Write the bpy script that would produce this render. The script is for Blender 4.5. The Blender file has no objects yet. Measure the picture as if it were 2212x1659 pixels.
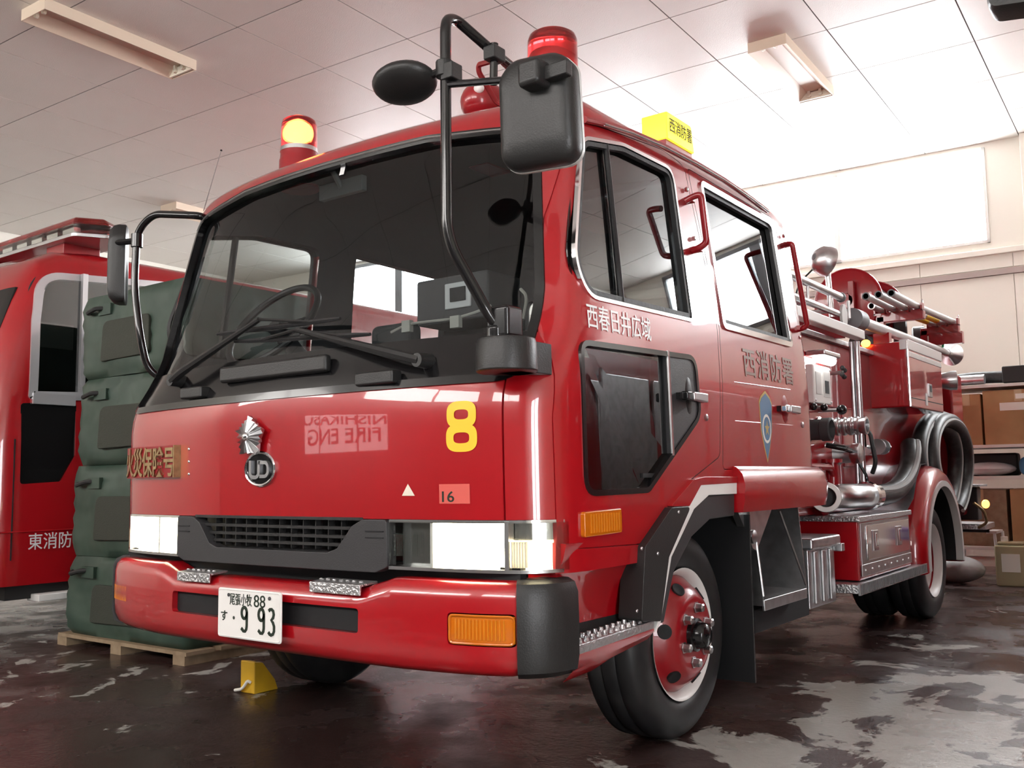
import bpy, bmesh, math, random
from math import sin, cos, pi, radians, sqrt, atan2, hypot
from mathutils import Vector, Matrix

random.seed(7)
scene = bpy.context.scene
COL = scene.collection

# ------------------------------------------------------------------ camera
CAM = Vector((2.654, -2.119, 0.957))
YAW, PITCH, ROLL, FPX = radians(-36.54), radians(5.67), radians(-0.83), 2066.4
_f = Vector((sin(YAW)*cos(PITCH), cos(YAW)*cos(PITCH), sin(PITCH)))
_r0 = Vector((cos(YAW), -sin(YAW), 0)); _u0 = _r0.cross(_f)
_r = _r0*cos(ROLL) + _u0*sin(ROLL); _u = -_r0*sin(ROLL) + _u0*cos(ROLL)
cam_data = bpy.data.cameras.new('camera'); cam = bpy.data.objects.new('camera', cam_data)
COL.objects.link(cam); scene.camera = cam
cam_data.sensor_width = 36.0; cam_data.lens = FPX/2212*36.0
cam_data.clip_start = .02; cam_data.clip_end = 200
cam.matrix_world = Matrix(((_r.x, _u.x, -_f.x, CAM.x), (_r.y, _u.y, -_f.y, CAM.y), (_r.z, _u.z, -_f.z, CAM.z), (0, 0, 0, 1)))

# ------------------------------------------------------------------ world, exposure
world = bpy.data.worlds.new('world'); scene.world = world; world.use_nodes = True
world.node_tree.nodes['Background'].inputs[0].default_value = (.80, .88, 1.0, 1)
world.node_tree.nodes['Background'].inputs[1].default_value = 1.0
vs = scene.view_settings
vs.view_transform = 'Standard'; vs.look = 'None'; vs.gamma = 1.0; vs.use_curve_mapping = False
vs.exposure = 0.16
cy = scene.cycles      # light path limits only
cy.max_bounces = 6; cy.diffuse_bounces = 4; cy.glossy_bounces = 3; cy.transmission_bounces = 4; cy.transparent_max_bounces = 10
cy.caustics_reflective = False; cy.caustics_refractive = False
cy.use_adaptive_sampling = True; cy.adaptive_threshold = .12; cy.adaptive_min_samples = 16; cy.sample_clamp_indirect = 8.0
BACK_WINDOW = 28.0     # brightness of the overcast sky behind the frosted rear windows
CEILING_FILL = 14.0      # glow of the panes added above the garage doors to light the ceiling
SIDE_DOOR = 18.0
HEADLIGHT = 28.0
ROOM_ROT = radians(1.97)   # the engine is parked slightly askew in the bay

# ------------------------------------------------------------------ tracing aids: pixel -> point on a known plane
def _ray(px, py):
    return _r*((px-1106)/FPX) - _u*((py-829.5)/FPX) + _f
def hit(px, py, axis, val):
    d = _ray(px, py); i = 'xyz'.index(axis)
    return CAM + d*((val-CAM[i])/d[i])
def S(px, py, x=1.10):
    p = hit(px, py, 'x', x); return (p.y, p.z)
def F(px, py, y=.06):
    p = hit(px, py, 'y', y); return (p.x, p.z)

# ------------------------------------------------------------------ materials
MATS = {}
def mat(name, color, rough=.5, metal=0, coat=0, coat_rough=.03, spec=.5, emit=None, emit_s=0, noise=None, bump=None, trans=0, ior=1.45, alpha=None):
    m = bpy.data.materials.new(name); m.use_nodes = True; nt = m.node_tree
    b = nt.nodes['Principled BSDF']
    b.inputs['Base Color'].default_value = (*color, 1)
    b.inputs['Roughness'].default_value = rough; b.inputs['Metallic'].default_value = metal
    b.inputs['Coat Weight'].default_value = coat; b.inputs['Coat Roughness'].default_value = coat_rough
    b.inputs['Specular IOR Level'].default_value = spec; b.inputs['IOR'].default_value = ior
    b.inputs['Transmission Weight'].default_value = trans
    if alpha is not None: b.inputs['Alpha'].default_value = alpha
    if emit: b.inputs['Emission Color'].default_value = (*emit, 1); b.inputs['Emission Strength'].default_value = emit_s
    tc = nt.nodes.new('ShaderNodeTexCoord')
    if noise:   # (scale, second colour, low, high)
        n = nt.nodes.new('ShaderNodeTexNoise'); n.inputs['Scale'].default_value = noise[0]; n.inputs['Detail'].default_value = 2
        nt.links.new(tc.outputs['Object'], n.inputs['Vector'])
        r = nt.nodes.new('ShaderNodeValToRGB'); e = r.color_ramp.elements
        e[0].position = noise[2]; e[1].position = noise[3]; e[0].color = (*color, 1); e[1].color = (*noise[1], 1)
        nt.links.new(n.outputs['Fac'], r.inputs[0]); nt.links.new(r.outputs[0], b.inputs['Base Color'])
    if bump:    # (scale, strength)
        n = nt.nodes.new('ShaderNodeTexNoise'); n.inputs['Scale'].default_value = bump[0]; n.inputs['Detail'].default_value = 1
        nt.links.new(tc.outputs['Object'], n.inputs['Vector'])
        bp = nt.nodes.new('ShaderNodeBump'); bp.inputs['Strength'].default_value = bump[1]; bp.inputs['Distance'].default_value = .02
        nt.links.new(n.outputs['Fac'], bp.inputs['Height']); nt.links.new(bp.outputs[0], b.inputs['Normal'])
    MATS[name] = m; return m

def glass_mat(name, tint, ior=1.5, rough=0.0):
    m = bpy.data.materials.new(name); m.use_nodes = True; nt = m.node_tree
    nt.nodes.remove(nt.nodes['Principled BSDF'])
    out = nt.nodes['Material Output']
    t = nt.nodes.new('ShaderNodeBsdfTransparent'); t.inputs[0].default_value = (*tint, 1)
    g = nt.nodes.new('ShaderNodeBsdfGlossy'); g.inputs['Roughness'].default_value = rough
    fr = nt.nodes.new('ShaderNodeFresnel'); ge = nt.nodes.new('ShaderNodeNewGeometry'); io = nt.nodes.new('ShaderNodeMapRange')
    io.inputs[3].default_value = ior; io.inputs[4].default_value = 1/ior     # thin sheet: both faces reflect alike
    nt.links.new(ge.outputs['Backfacing'], io.inputs[0]); nt.links.new(io.outputs[0], fr.inputs[0])
    mx = nt.nodes.new('ShaderNodeMixShader')
    nt.links.new(fr.outputs[0], mx.inputs[0]); nt.links.new(t.outputs[0], mx.inputs[1]); nt.links.new(g.outputs[0], mx.inputs[2])
    nt.links.new(mx.outputs[0], out.inputs[0]); MATS[name] = m; return m

mat('red', (.37, .004, .009), .28, coat=1, coat_rough=.025, noise=(3, (.345, .004, .008), .35, .65))
mat('red_lens', (.85, .022, .025), .08, trans=.85, coat=.4)
mat('red_plain', (.27, .008, .012), .4)
mat('red_enamel', (.28, .007, .012), .3, coat=.5)
mat('black_gloss', (.008, .0075, .008), .16, coat=.15)
mat('black_plastic', (.016, .0155, .0155), .42, bump=(220, .06))
mat('grey_plastic', (.034, .033, .035), .45, bump=(240, .05))
mat('rubber', (.016, .016, .017), .55, bump=(60, .08))
mat('tyre', (.014, .014, .015), .48, noise=(9, (.028, .027, .027), .4, .75))
mat('chrome', (.82, .82, .84), .09, 1)
mat('steel', (.55, .55, .56), .28, 1)
mat('alu', (.62, .62, .63), .34, 1, noise=(18, (.50, .50, .51), .4, .7))
mat('tread', (.55, .55, .56), .38, .9, bump=(90, .35))
mat('brass', (.42, .30, .15), .38, .8, noise=(40, (.30, .21, .11), .4, .7))
mat('silver_paint', (.62, .62, .64), .3, .6)
mat('white_paint', (.78, .77, .75), .4)
mat('grey_trim', (.55, .54, .53), .4)
mat('white_plate', (.80, .78, .75), .42)
mat('ink_green', (.012, .022, .012), .5)
mat('yellow_film', (.85, .52, .03), .4)
mat('white_film', (.72, .72, .72), .35)
mat('dull_film', (.20, .10, .07), .45)
mat('pale_red_film', (.62, .10, .08), .5)
mat('amber', (.60, .15, .005), .15, trans=.10, coat=.5)
mat('amber_in', (.62, .20, .01), .3)
mat('reflector', (.85, .85, .83), .12, .9)
mat('dark', (.008, .008, .009), .7)
mat('chassis', (.015, .014, .014), .6)
mat('interior', (.060, .058, .060), .75)
mat('interior_dark', (.035, .034, .036), .7)
mat('seat', (.05, .055, .06), .75, noise=(14, (.075, .08, .085), .4, .7))
mat('mirror_glass', (.9, .9, .9), .02, 1)
mat('mudflap', (.010, .010, .011), .5)
mat('hose_black', (.02, .021, .022), .42, noise=(22, (.045, .046, .047), .45, .75))
mat('hose_band', (.34, .35, .34), .5)
mat('hose_grey', (.30, .32, .32), .4)
mat('headlamp', (1, .95, .8), .3, emit=(1, .86, .58), emit_s=HEADLIGHT)
mat('sidelamp', (1, .95, .8), .3, emit=(1, .84, .52), emit_s=HEADLIGHT*.55)
mat('beacon_lamp', (1, .8, .3), .3, emit=(1, .72, .18), emit_s=15)
mat('work_lamp', (1, 1, 1), .3, emit=(1, 1, .95), emit_s=12)
mat('amber_lamp', (1, .6, .1), .3, emit=(1, .35, .04), emit_s=8)
mat('yellow_box', (.9, .75, .02), .35, emit=(1, .85, .05), emit_s=1.3)
mat('wood', (.30, .22, .14), .7, noise=(16, (.22, .15, .09), .35, .7))
mat('tarp', (.026, .050, .036), .50, noise=(4, (.046, .074, .054), .35, .7), bump=(7, .55))
mat('tarp_patch', (.030, .034, .024), .7, bump=(200, .2))
mat('strap', (.018, .018, .018), .6)
mat('cardboard', (.44, .27, .13), .8, noise=(6, (.38, .22, .105), .35, .7))
mat('tape', (.52, .38, .22), .35)
mat('paper', (.82, .80, .74), .6)
mat('shelf_white', (.72, .71, .68), .45)
mat('blue_plastic', (.03, .16, .30), .45, noise=(6, (.05, .22, .38), .4, .7))
mat('jug', (.62, .55, .34), .25, trans=.35)
mat('lavender', (.20, .16, .42), .5)
mat('pink', (.75, .28, .28), .5)
mat('polythene', (.55, .54, .54), .25, bump=(9, .8))
mat('chock', (.72, .42, .02), .5, noise=(8, (.60, .34, .02), .4, .7))
mat('cream', (.72, .66, .55), .6)
mat('ceiling_tile', (.76, .725, .69), .40, spec=.35, noise=(1.1, (.715, .68, .645), .35, .7), bump=(130, .12))
mat('ceiling_gap', (.10, .09, .085), .9)
mat('wall_panel', (.80, .77, .70), .6)
mat('wall_strip', (.36, .29, .27), .6)
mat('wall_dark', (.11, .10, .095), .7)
mat('fixture', (.72, .60, .48), .35)
mat('fixture_end', (.82, .78, .66), .35)
mat('frame_grey', (.16, .16, .17), .5)
mat('sky_pane', (1, 1, 1), .4, emit=(.93, .97, 1.0), emit_s=BACK_WINDOW)
mat('side_pane', (1, 1, 1), .4, emit=(.95, .97, 1.0), emit_s=SIDE_DOOR)
mat('door_pane', (1, 1, 1), .4, emit=(1.0, .96, .92), emit_s=CEILING_FILL)
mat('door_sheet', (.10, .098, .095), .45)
mat('sign_white', (.85, .82, .80), .4, emit=(1, .93, .92), emit_s=2.6)
mat('shield_blue', (.10, .20, .34), .45)
mat('shield_gold', (.50, .36, .12), .4)
mat('cable', (.45, .43, .38), .5)
glass_mat('windscreen', (.62, .66, .67), 1.55)
glass_mat('side_glass', (.34, .37, .38), 2.0)
glass_mat('clear_glass', (.88, .89, .88), 1.5)
glass_mat('dark_glass', (.05, .055, .06), 1.5)

def floor_material():
    m = bpy.data.materials.new('floor'); m.use_nodes = True; nt = m.node_tree; L = nt.links.new
    b = nt.nodes['Principled BSDF']; N = nt.nodes.new
    tc = N('ShaderNodeTexCoord')
    def noise(scale, detail, rough=.6, dist=0, vec=None):
        n = N('ShaderNodeTexNoise'); n.inputs['Scale'].default_value = scale; n.inputs['Detail'].default_value = detail
        n.inputs['Roughness'].default_value = rough; n.inputs['Distortion'].default_value = dist
        L(vec or tc.outputs['Object'], n.inputs['Vector']); return n.outputs['Fac']
    def ramp(v, a, c, ca=(0, 0, 0, 1), cc=(1, 1, 1, 1)):
        r = N('ShaderNodeValToRGB'); e = r.color_ramp.elements; e[0].position = a; e[1].position = c; e[0].color = ca; e[1].color = cc
        L(v, r.inputs[0]); return r.outputs[0]
    def math_(op, a, c):
        n = N('ShaderNodeMath'); n.operation = op
        for i, v in enumerate((a, c)):
            if isinstance(v, (int, float)): n.inputs[i].default_value = v
            else: L(v, n.inputs[i])
        return n.outputs[0]
    sep = N('ShaderNodeSeparateXYZ'); L(tc.outputs['Object'], sep.inputs[0])
    # bare worn patches: a worn lane right of the parking bay, and a small one left of it
    lane = N('ShaderNodeMapRange'); lane.inputs[1].default_value = .75; lane.inputs[2].default_value = 1.5
    L(sep.outputs[0], lane.inputs[0])
    lane2 = N('ShaderNodeMapRange'); lane2.inputs[1].default_value = 4.6; lane2.inputs[2].default_value = 1.6
    L(sep.outputs[1], lane2.inputs[0])
    w = math_('MULTIPLY', lane.outputs[0], lane2.outputs[0])
    lane3 = N('ShaderNodeMapRange'); lane3.inputs[1].default_value = -.9; lane3.inputs[2].default_value = -1.9
    L(sep.outputs[0], lane3.inputs[0])
    w = math_('ADD', w, math_('MULTIPLY', lane3.outputs[0], .35))
    mp = N('ShaderNodeMapping'); mp.inputs['Scale'].default_value = (1.0, .8, 1); L(tc.outputs['Object'], mp.inputs[0])
    n1 = noise(2.6, 7, .62, .5, mp.outputs[0])
    mask = ramp(math_('ADD', n1, math_('MULTIPLY', w, .235)), .645, .668)
    speck = ramp(noise(26, 5, .7), .66, .70)
    speck = math_('MULTIPLY', speck, math_('MULTIPLY', lane.outputs[0], .55))
    mask = math_('MAXIMUM', mask, speck)
    base = N('ShaderNodeMix'); base.data_type = 'RGBA'
    base.inputs[6].default_value = (.034, .018, .016, 1); base.inputs[7].default_value = (.056, .033, .030, 1)
    L(ramp(noise(1.3, 5), .35, .7), base.inputs[0])
    fine = N('ShaderNodeMix'); fine.data_type = 'RGBA'; fine.blend_type = 'OVERLAY'; fine.inputs[0].default_value = .5
    L(base.outputs[2], fine.inputs[6]); L(ramp(noise(70, 3), .3, .7), fine.inputs[7])
    mix = N('ShaderNodeMix'); mix.data_type = 'RGBA'
    L(mask, mix.inputs[0]); L(fine.outputs[2], mix.inputs[6]); mix.inputs[7].default_value = (.36, .35, .325, 1)
    L(mix.outputs[2], b.inputs['Base Color'])
    wet = ramp(noise(1.7, 4), .42, .62)       # wet film here and there
    ro = N('ShaderNodeMapRange'); ro.inputs[3].default_value = .16; ro.inputs[4].default_value = .48; L(wet, ro.inputs[0])
    L(ro.outputs[0], b.inputs['Roughness'])
    bp = N('ShaderNodeBump'); bp.inputs['Strength'].default_value = .25; bp.inputs['Distance'].default_value = .01
    L(noise(38, 5, .7), bp.inputs['Height']); L(bp.outputs[0], b.inputs['Normal'])
    MATS['floor'] = m
floor_material()

# ------------------------------------------------------------------ mesh tools
class MB:
    def __init__(s): s.v = []; s.f = []
    def add(s, vs, fs):
        o = len(s.v); s.v += [tuple(v) for v in vs]; s.f += [tuple(i+o for i in f) for f in fs]; return s
    def box(s, x0, x1, y0, y1, z0, z1, rot=None, ctr=None):
        vs = [Vector((x, y, z)) for z in (z0, z1) for y in (y0, y1) for x in (x0, x1)]
        if rot is not None:
            c = Vector(ctr) if ctr else Vector(((x0+x1)/2, (y0+y1)/2, (z0+z1)/2)); vs = [c + rot @ (v-c) for v in vs]
        return s.add(vs, [(0, 2, 3, 1), (4, 5, 7, 6), (0, 1, 5, 4), (2, 6, 7, 3), (0, 4, 6, 2), (1, 3, 7, 5)])
    def ring_loft(s, rings, cap0=True, cap1=True, closed=True):
        n = len(rings[0]); o = len(s.v)
        for r in rings: s.v += [tuple(p) for p in r]
        for i in range(len(rings)-1):
            for j in range(n if closed else n-1):
                a = o+i*n+j; b = o+i*n+(j+1) % n
                s.f.append((a, b, b+n, a+n))
        if cap0: s.f.append(tuple(o+j for j in reversed(range(n))))
        if cap1: s.f.append(tuple(o+(len(rings)-1)*n+j for j in range(n)))
        return s
    def tube(s, pts, r, n=10, closed=False, cap=True):
        pts = [Vector(p) for p in pts]; m = len(pts)
        rr = r if isinstance(r, (list, tuple)) else [r]*m
        rings = []; prev = None
        for i, p in enumerate(pts):
            if closed: t = (pts[(i+1) % m]-pts[i-1]).normalized()
            else: t = (pts[min(i+1, m-1)]-pts[max(i-1, 0)]).normalized()
            if prev is None:
                a = Vector((0, 0, 1)) if abs(t.z) < .9 else Vector((1, 0, 0)); nrm = t.cross(a).normalized()
            else:
                nrm = prev - t*prev.dot(t); nrm.normalize()
            prev = nrm; bn = t.cross(nrm)
            rings.append([p + (nrm*cos(2*pi*k/n)+bn*sin(2*pi*k/n))*rr[i] for k in range(n)])
        if closed: rings.append(rings[0]); return s.ring_loft(rings, False, False)
        return s.ring_loft(rings, cap, cap)
    def cyl(s, p0, p1, r0, r1=None, n=20): return s.tube([p0, p1], [r0, r0 if r1 is None else r1], n)
    def lathe(s, origin, axis, prof, n=40, cap0=True, cap1=True):   # prof: (along, radius)
        ax = Vector(axis).normalized(); a = Vector((0, 0, 1)) if abs(ax.z) < .9 else Vector((1, 0, 0))
        u = ax.cross(a).normalized(); w = ax.cross(u); o = Vector(origin)
        return s.ring_loft([[o+ax*h+(u*cos(2*pi*k/n)+w*sin(2*pi*k/n))*max(r, 1e-4) for k in range(n)] for h, r in prof], cap0, cap1)
    def prism(s, poly, axis, a, b):      # poly in the two other axes, cyclic order: x:(y,z) y:(x,z) z:(x,y)
        def P(q, t):
            return {'x': (t, q[0], q[1]), 'y': (q[0], t, q[1]), 'z': (q[0], q[1], t)}[axis]
        return s.ring_loft([[P(q, a) for q in poly], [P(q, b) for q in poly]])
    def sphere(s, c, rx, ry=None, rz=None, n=24, m=14, rot=None, lo=-pi/2, hi=pi/2):
        ry = ry or rx; rz = rz or rx; rings = []
        for i in range(m+1):
            t = lo+(hi-lo)*i/m
            ring = [Vector((rx*cos(t)*cos(2*pi*k/n), ry*cos(t)*sin(2*pi*k/n), rz*sin(t))) for k in range(n)]
            if rot is not None: ring = [rot @ p for p in ring]
            rings.append([Vector(c)+p for p in ring])
        return s.ring_loft(rings)
    def mesh(s, name='m'):
        me = bpy.data.meshes.new(name); me.from_pydata(s.v, [], s.f); me.validate(clean_customdata=False)
        bm = bmesh.new(); bm.from_mesh(me); bmesh.ops.remove_doubles(bm, verts=bm.verts, dist=1e-6)
        bmesh.ops.recalc_face_normals(bm, faces=bm.faces); bm.to_mesh(me); bm.free(); return me

def clip_poly(poly, i, val, keep_less):
    out = []; n = len(poly)
    ins = lambda p: (p[i] <= val) == keep_less
    for k in range(n):
        a, b = poly[k], poly[(k+1) % n]
        if ins(a): out.append(a)
        if ins(a) != ins(b):
            t = (val-a[i])/(b[i]-a[i]); out.append((a[0]+(b[0]-a[0])*t, a[1]+(b[1]-a[1])*t))
    return out
def rpoly(pts, r, seg=5):
    """round the corners of a polygon; r is one radius or one per corner"""
    out = []; n = len(pts); rr = r if isinstance(r, (list, tuple)) else [r]*n
    for i in range(n):
        p = Vector(pts[i]); a = Vector(pts[i-1])-p; b = Vector(pts[(i+1) % n])-p
        la, lb = a.length, b.length; a /= la; b /= lb
        ang = a.angle(b); d = min(rr[i]/math.tan(ang/2), la*.49, lb*.49)
        if d < 1e-5: out.append((p.x, p.y)); continue
        q0 = p+a*d; q1 = p+b*d
        for k in range(seg+1):
            t = k/seg; q = q0*(1-t)**2 + p*2*t*(1-t) + q1*t*t
            out.append((q.x, q.y))
    return out
def inset_poly(poly, d):
    """move every edge of a cyclic polygon inwards by d"""
    n = len(poly); A = sum(poly[i][0]*poly[(i+1) % n][1]-poly[(i+1) % n][0]*poly[i][1] for i in range(n))
    sg = 1 if A > 0 else -1; out = []
    for i in range(n):
        p0 = Vector(poly[i-1]); p = Vector(poly[i]); p1 = Vector(poly[(i+1) % n])
        e0 = (p-p0).normalized(); e1 = (p1-p).normalized()
        n0 = Vector((-e0.y, e0.x))*sg; n1 = Vector((-e1.y, e1.x))*sg
        k = n0+n1; dd = max(.35, 1+n0.dot(n1)); q = p+k*(d/dd); out.append((q.x, q.y))
    return out
def arc(c, r, a0, a1, n): return [(c[0]+r*cos(a0+(a1-a0)*i/n), c[1]+r*sin(a0+(a1-a0)*i/n)) for i in range(n+1)]
def smooth_path(pts, r=.05, seg=6):
    pts = [Vector(p) for p in pts]; out = [pts[0]]
    for i in range(1, len(pts)-1):
        p = pts[i]; a = pts[i-1]-p; b = pts[i+1]-p; d = min(r, a.length*.49, b.length*.49)
        q0 = p+a.normalized()*d; q1 = p+b.normalized()*d
        for k in range(seg+1):
            t = k/seg; out.append(q0*(1-t)**2+p*2*t*(1-t)+q1*t*t)
    return out+[pts[-1]]

def finish(me, smooth=True, ang=35):
    if smooth:
        for p in me.polygons: p.use_smooth = True
        me.set_sharp_from_angle(angle=radians(ang))
def O(name, mb, material, parent=None, bevel=0, seg=2, smooth=True, ang=35, rot=0):
    me = mb.mesh(name) if isinstance(mb, MB) else mb
    me.name = name; me.materials.clear(); me.materials.append(MATS[material]); finish(me, smooth, ang)
    o = bpy.data.objects.new(name, me); COL.objects.link(o)
    if parent: o.parent = parent
    if rot: o.rotation_euler = (0, 0, rot)
    if bevel:
        b = o.modifiers.new('bevel', 'BEVEL'); b.width = bevel; b.segments = seg; b.limit_method = 'ANGLE'; b.angle_limit = radians(32); b.harden_normals = True
    return o
def E(name, loc=(0, 0, 0), rot=0):
    o = bpy.data.objects.new(name, None); COL.objects.link(o); o.location = loc; o.rotation_euler = (0, 0, rot); o.empty_display_size = .1; return o
def tag(o, label, cat, group=None):
    o['label'] = label; o['category'] = cat
    if group: o['group'] = group
    return o
def struct(o, label=None):
    o['kind'] = 'structure'
    if label: o['label'] = label
    return o
def put(o, root):
    """parent an object built in world coordinates to a moved root"""
    o.parent = root; o.matrix_parent_inverse = root_matrix(root).inverted(); return o
def root_matrix(r): return Matrix.Translation(r.location) @ Matrix.Rotation(r.rotation_euler.z, 4, 'Z')

def boolean(me, ops):
    a = bpy.data.objects.new('tmp_a', me); COL.objects.link(a); tmp = [a]
    for op, mb in ops:
        bme = mb.mesh() if isinstance(mb, MB) else mb
        b = bpy.data.objects.new('tmp_b', bme); COL.objects.link(b); tmp.append(b)
        md = a.modifiers.new('b', 'BOOLEAN'); md.operation = op; md.object = b; md.solver = 'EXACT'
    dg = bpy.context.evaluated_depsgraph_get(); dg.update()
    res = bpy.data.meshes.new_from_object(a.evaluated_get(dg))
    for t in tmp: bpy.data.objects.remove(t)
    return res

FRONT = Matrix(((1, 0, 0), (0, 0, -1), (0, 1, 0)))     # text x -> +x, y -> +z, faces -y
SIDE = Matrix(((0, 0, 1), (1, 0, 0), (0, 1, 0)))       # text x -> +y, y -> +z, faces +x
def text_mesh(s, size_x, size_z, extr, basis, ctr, bold=0.0, spacing=1.0, warp=None):
    c = bpy.data.curves.new('t', 'FONT'); c.body = s; c.extrude = .5; c.offset = bold; c.space_character = spacing; c.resolution_u = 5
    o = bpy.data.objects.new('t', c); COL.objects.link(o)
    dg = bpy.context.evaluated_depsgraph_get(); dg.update()
    me = bpy.data.meshes.new_from_object(o.evaluated_get(dg)); bpy.data.objects.remove(o)
    xs = [v.co.x for v in me.vertices]; ys = [v.co.y for v in me.vertices]
    x0, x1, y0, y1 = min(xs), max(xs), min(ys), max(ys)
    for v in me.vertices:
        p = Vector(((v.co.x-(x0+x1)/2)/(x1-x0)*size_x, (v.co.y-(y0+y1)/2)/(y1-y0)*size_z, v.co.z*extr))
        q = Vector(ctr)+basis @ p
        v.co = warp(q, p.z) if warp else q
    return me
def arr_lerp(x, xs, ys):
    if x <= xs[0]: return ys[0]
    for i in range(len(xs)-1):
        if x <= xs[i+1]: return ys[i]+(ys[i+1]-ys[i])*(x-xs[i])/(xs[i+1]-xs[i])
    return ys[-1]
def ss(x, xs, ys):   # smooth (Catmull) interpolation
    n = len(xs)
    if x <= xs[0]: return ys[0]
    if x >= xs[-1]: return ys[-1]
    i = max(k for k in range(n-1) if x >= xs[k]); h = xs[i+1]-xs[i]; t = (x-xs[i])/h
    def sl(k):
        if k == 0: return (ys[1]-ys[0])/(xs[1]-xs[0])
        if k == n-1: return (ys[-1]-ys[-2])/(xs[-1]-xs[-2])
        a = (ys[k]-ys[k-1])/(xs[k]-xs[k-1]); b = (ys[k+1]-ys[k])/(xs[k+1]-xs[k])
        return 0 if a*b <= 0 else 2*a*b/(a+b)
    return (2*t**3-3*t*t+1)*ys[i]+(t**3-2*t*t+t)*h*sl(i)+(-2*t**3+3*t*t)*ys[i+1]+(t**3-t*t)*h*sl(i+1)
# ================================================================== ROOM (frame of the building, turned by ROOM_ROT)
RX0, RX1, RY0, RY1, RH = -10.35, 5.6, -6.0, 8.70, 4.408
RR = ROOM_ROT
def to_room(x, y):   # engine frame -> building frame
    return (x*cos(RR)+y*sin(RR), -x*sin(RR)+y*cos(RR))

fl = MB(); fl.box(RX0-.3, RX1+.3, RY0-.3, RY1+.3, -.2, 0)
struct(O('floor', fl, 'floor', rot=RR, smooth=False))

# ceiling: a dark backing slab, square boards with open joints as pieces
ceil = struct(O('ceiling', MB().box(RX0-.3, RX1+.3, RY0-.3, RY1+.3, RH+.005, RH+.2), 'ceiling_gap', rot=RR, smooth=False))
T = .91; g = .005
tile_mesh = None
gx = -3.067; gy = 2.372
ix0 = math.floor((RX0-gx)/T); ix1 = math.ceil((RX1-gx)/T); iy0 = math.floor((RY0-gy)/T); iy1 = math.ceil((RY1-gy)/T)
tm = MB().box(g, T-g, g, T-g, 0, .005).mesh('ceiling_tile'); tm.materials.append(MATS['ceiling_tile'])
for i in range(ix0, ix1):
    for j in range(iy0, iy1):
        o = bpy.data.objects.new('ceiling_tile', tm); COL.objects.link(o); o.parent = ceil
        o.location = (gx+i*T, gy+j*T, RH)

# back wall: solid core with window openings above, cladding panels below
wins = [(-8.2, -5.8), (-4.75, -2.35), (-1.95, 1.15), (2.3, 4.9)]
WZ0, WZ1 = 3.34, 4.36
core = MB().box(RX0-.2, RX1+.2, RY1, RY1+.2, 0, RH+.1).mesh()
core = boolean(core, [('DIFFERENCE', MB().box(a, b, RY1-.1, RY1+.3, WZ0, WZ1)) for a, b in wins])
wb = struct(O('wall_back', core, 'wall_panel', rot=RR, smooth=False))
pw = .90; x = RX0; k = 0
pm = MB().box(.004, pw-.004, -.018, 0, .1, 2.98).mesh('wall_panel'); pm.materials.append(MATS['wall_panel'])
pm2 = MB().box(.004, pw-.004, -.018, 0, 3.06, 3.20).mesh('wall_panel'); pm2.materials.append(MATS['wall_panel'])
while x+pw <= RX1+.3:
    for m_ in (pm, pm2):
        o = bpy.data.objects.new('wall_panel', m_); COL.objects.link(o); o.parent = wb; o.location = (x, RY1, 0)
    x += pw
O('wall_rail', MB().box(RX0, RX1, RY1-.05, RY1, 2.985, 3.045), 'wall_strip', wb, smooth=False)
O('wall_ledge', MB().box(RX0, RX1, RY1-.07, RY1, 3.20, 3.26), 'wall_panel', wb, bevel=.006)
for xp in (1.55, -2.15):
    O('wall_post', MB().box(xp-.06, xp+.06, RY1-.12, RY1, 3.26, RH-.002), 'wall_panel', wb, bevel=.006)
for n, (a, b) in enumerate(wins):
    fr = MB(); y0, y1 = RY1-.03, RY1+.07; m_ = (a+b)/2
    fb = .05 if n != 2 else .028; mb_ = .07 if n != 2 else .03
    for (p, q, r_, s_) in ((a, b, WZ0, WZ0+fb), (a, b, WZ1-fb, WZ1), (a, a+fb, WZ0, WZ1), (b-fb, b, WZ0, WZ1), (m_-mb_, m_+mb_, WZ0, WZ1)):
        fr.box(p, q, y0, y1, r_, s_)
    w = struct(O('window_%d' % (n+1), fr, 'frame_grey' if n != 2 else 'white_paint', rot=RR, smooth=False), 'two-pane window under the ceiling of the rear wall')  # third frame is thin and white, imitating glare from the bright panes
    for (p, q) in ((a+fb, m_-mb_), (m_+mb_, b-fb)):
        O('pane', MB().box(p, q, RY1+.02, RY1+.035, WZ0+fb, WZ1-fb), 'sky_pane', w, smooth=False)

struct(O('wall_left', MB().box(RX0-.2, RX0, RY0-.2, RY1+.2, 0, RH+.1), 'wall_panel', rot=RR, smooth=False))
# right wall with a glazed side door that lets daylight in
rw = MB().box(RX1, RX1+.2, RY0-.2, RY1+.2, 0, RH+.1).mesh()
rw = boolean(rw, [('DIFFERENCE', MB().box(RX1-.1, RX1+.3, -3.9, -2.3, -.1, 2.7))])
struct(O('wall_right', rw, 'wall_panel', rot=RR, smooth=False))
d = MB()
for (y0, y1, z0, z1) in ((-3.9, -2.3, 0, .22), (-3.9, -2.3, 2.6, 2.7), (-3.9, -3.8, 0, 2.7), (-2.4, -2.3, 0, 2.7), (-3.14, -3.06, 0, 2.7)): d.box(RX1+.02, RX1+.1, y0, y1, z0, z1)
dr = struct(O('door_1', d, 'frame_grey', rot=RR, smooth=False))
for (y0, y1) in ((-3.8, -3.14), (-3.06, -2.4)): O('pane', MB().box(RX1+.05, RX1+.065, y0, y1, .22, 2.6), 'side_pane', dr, smooth=False)

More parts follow.
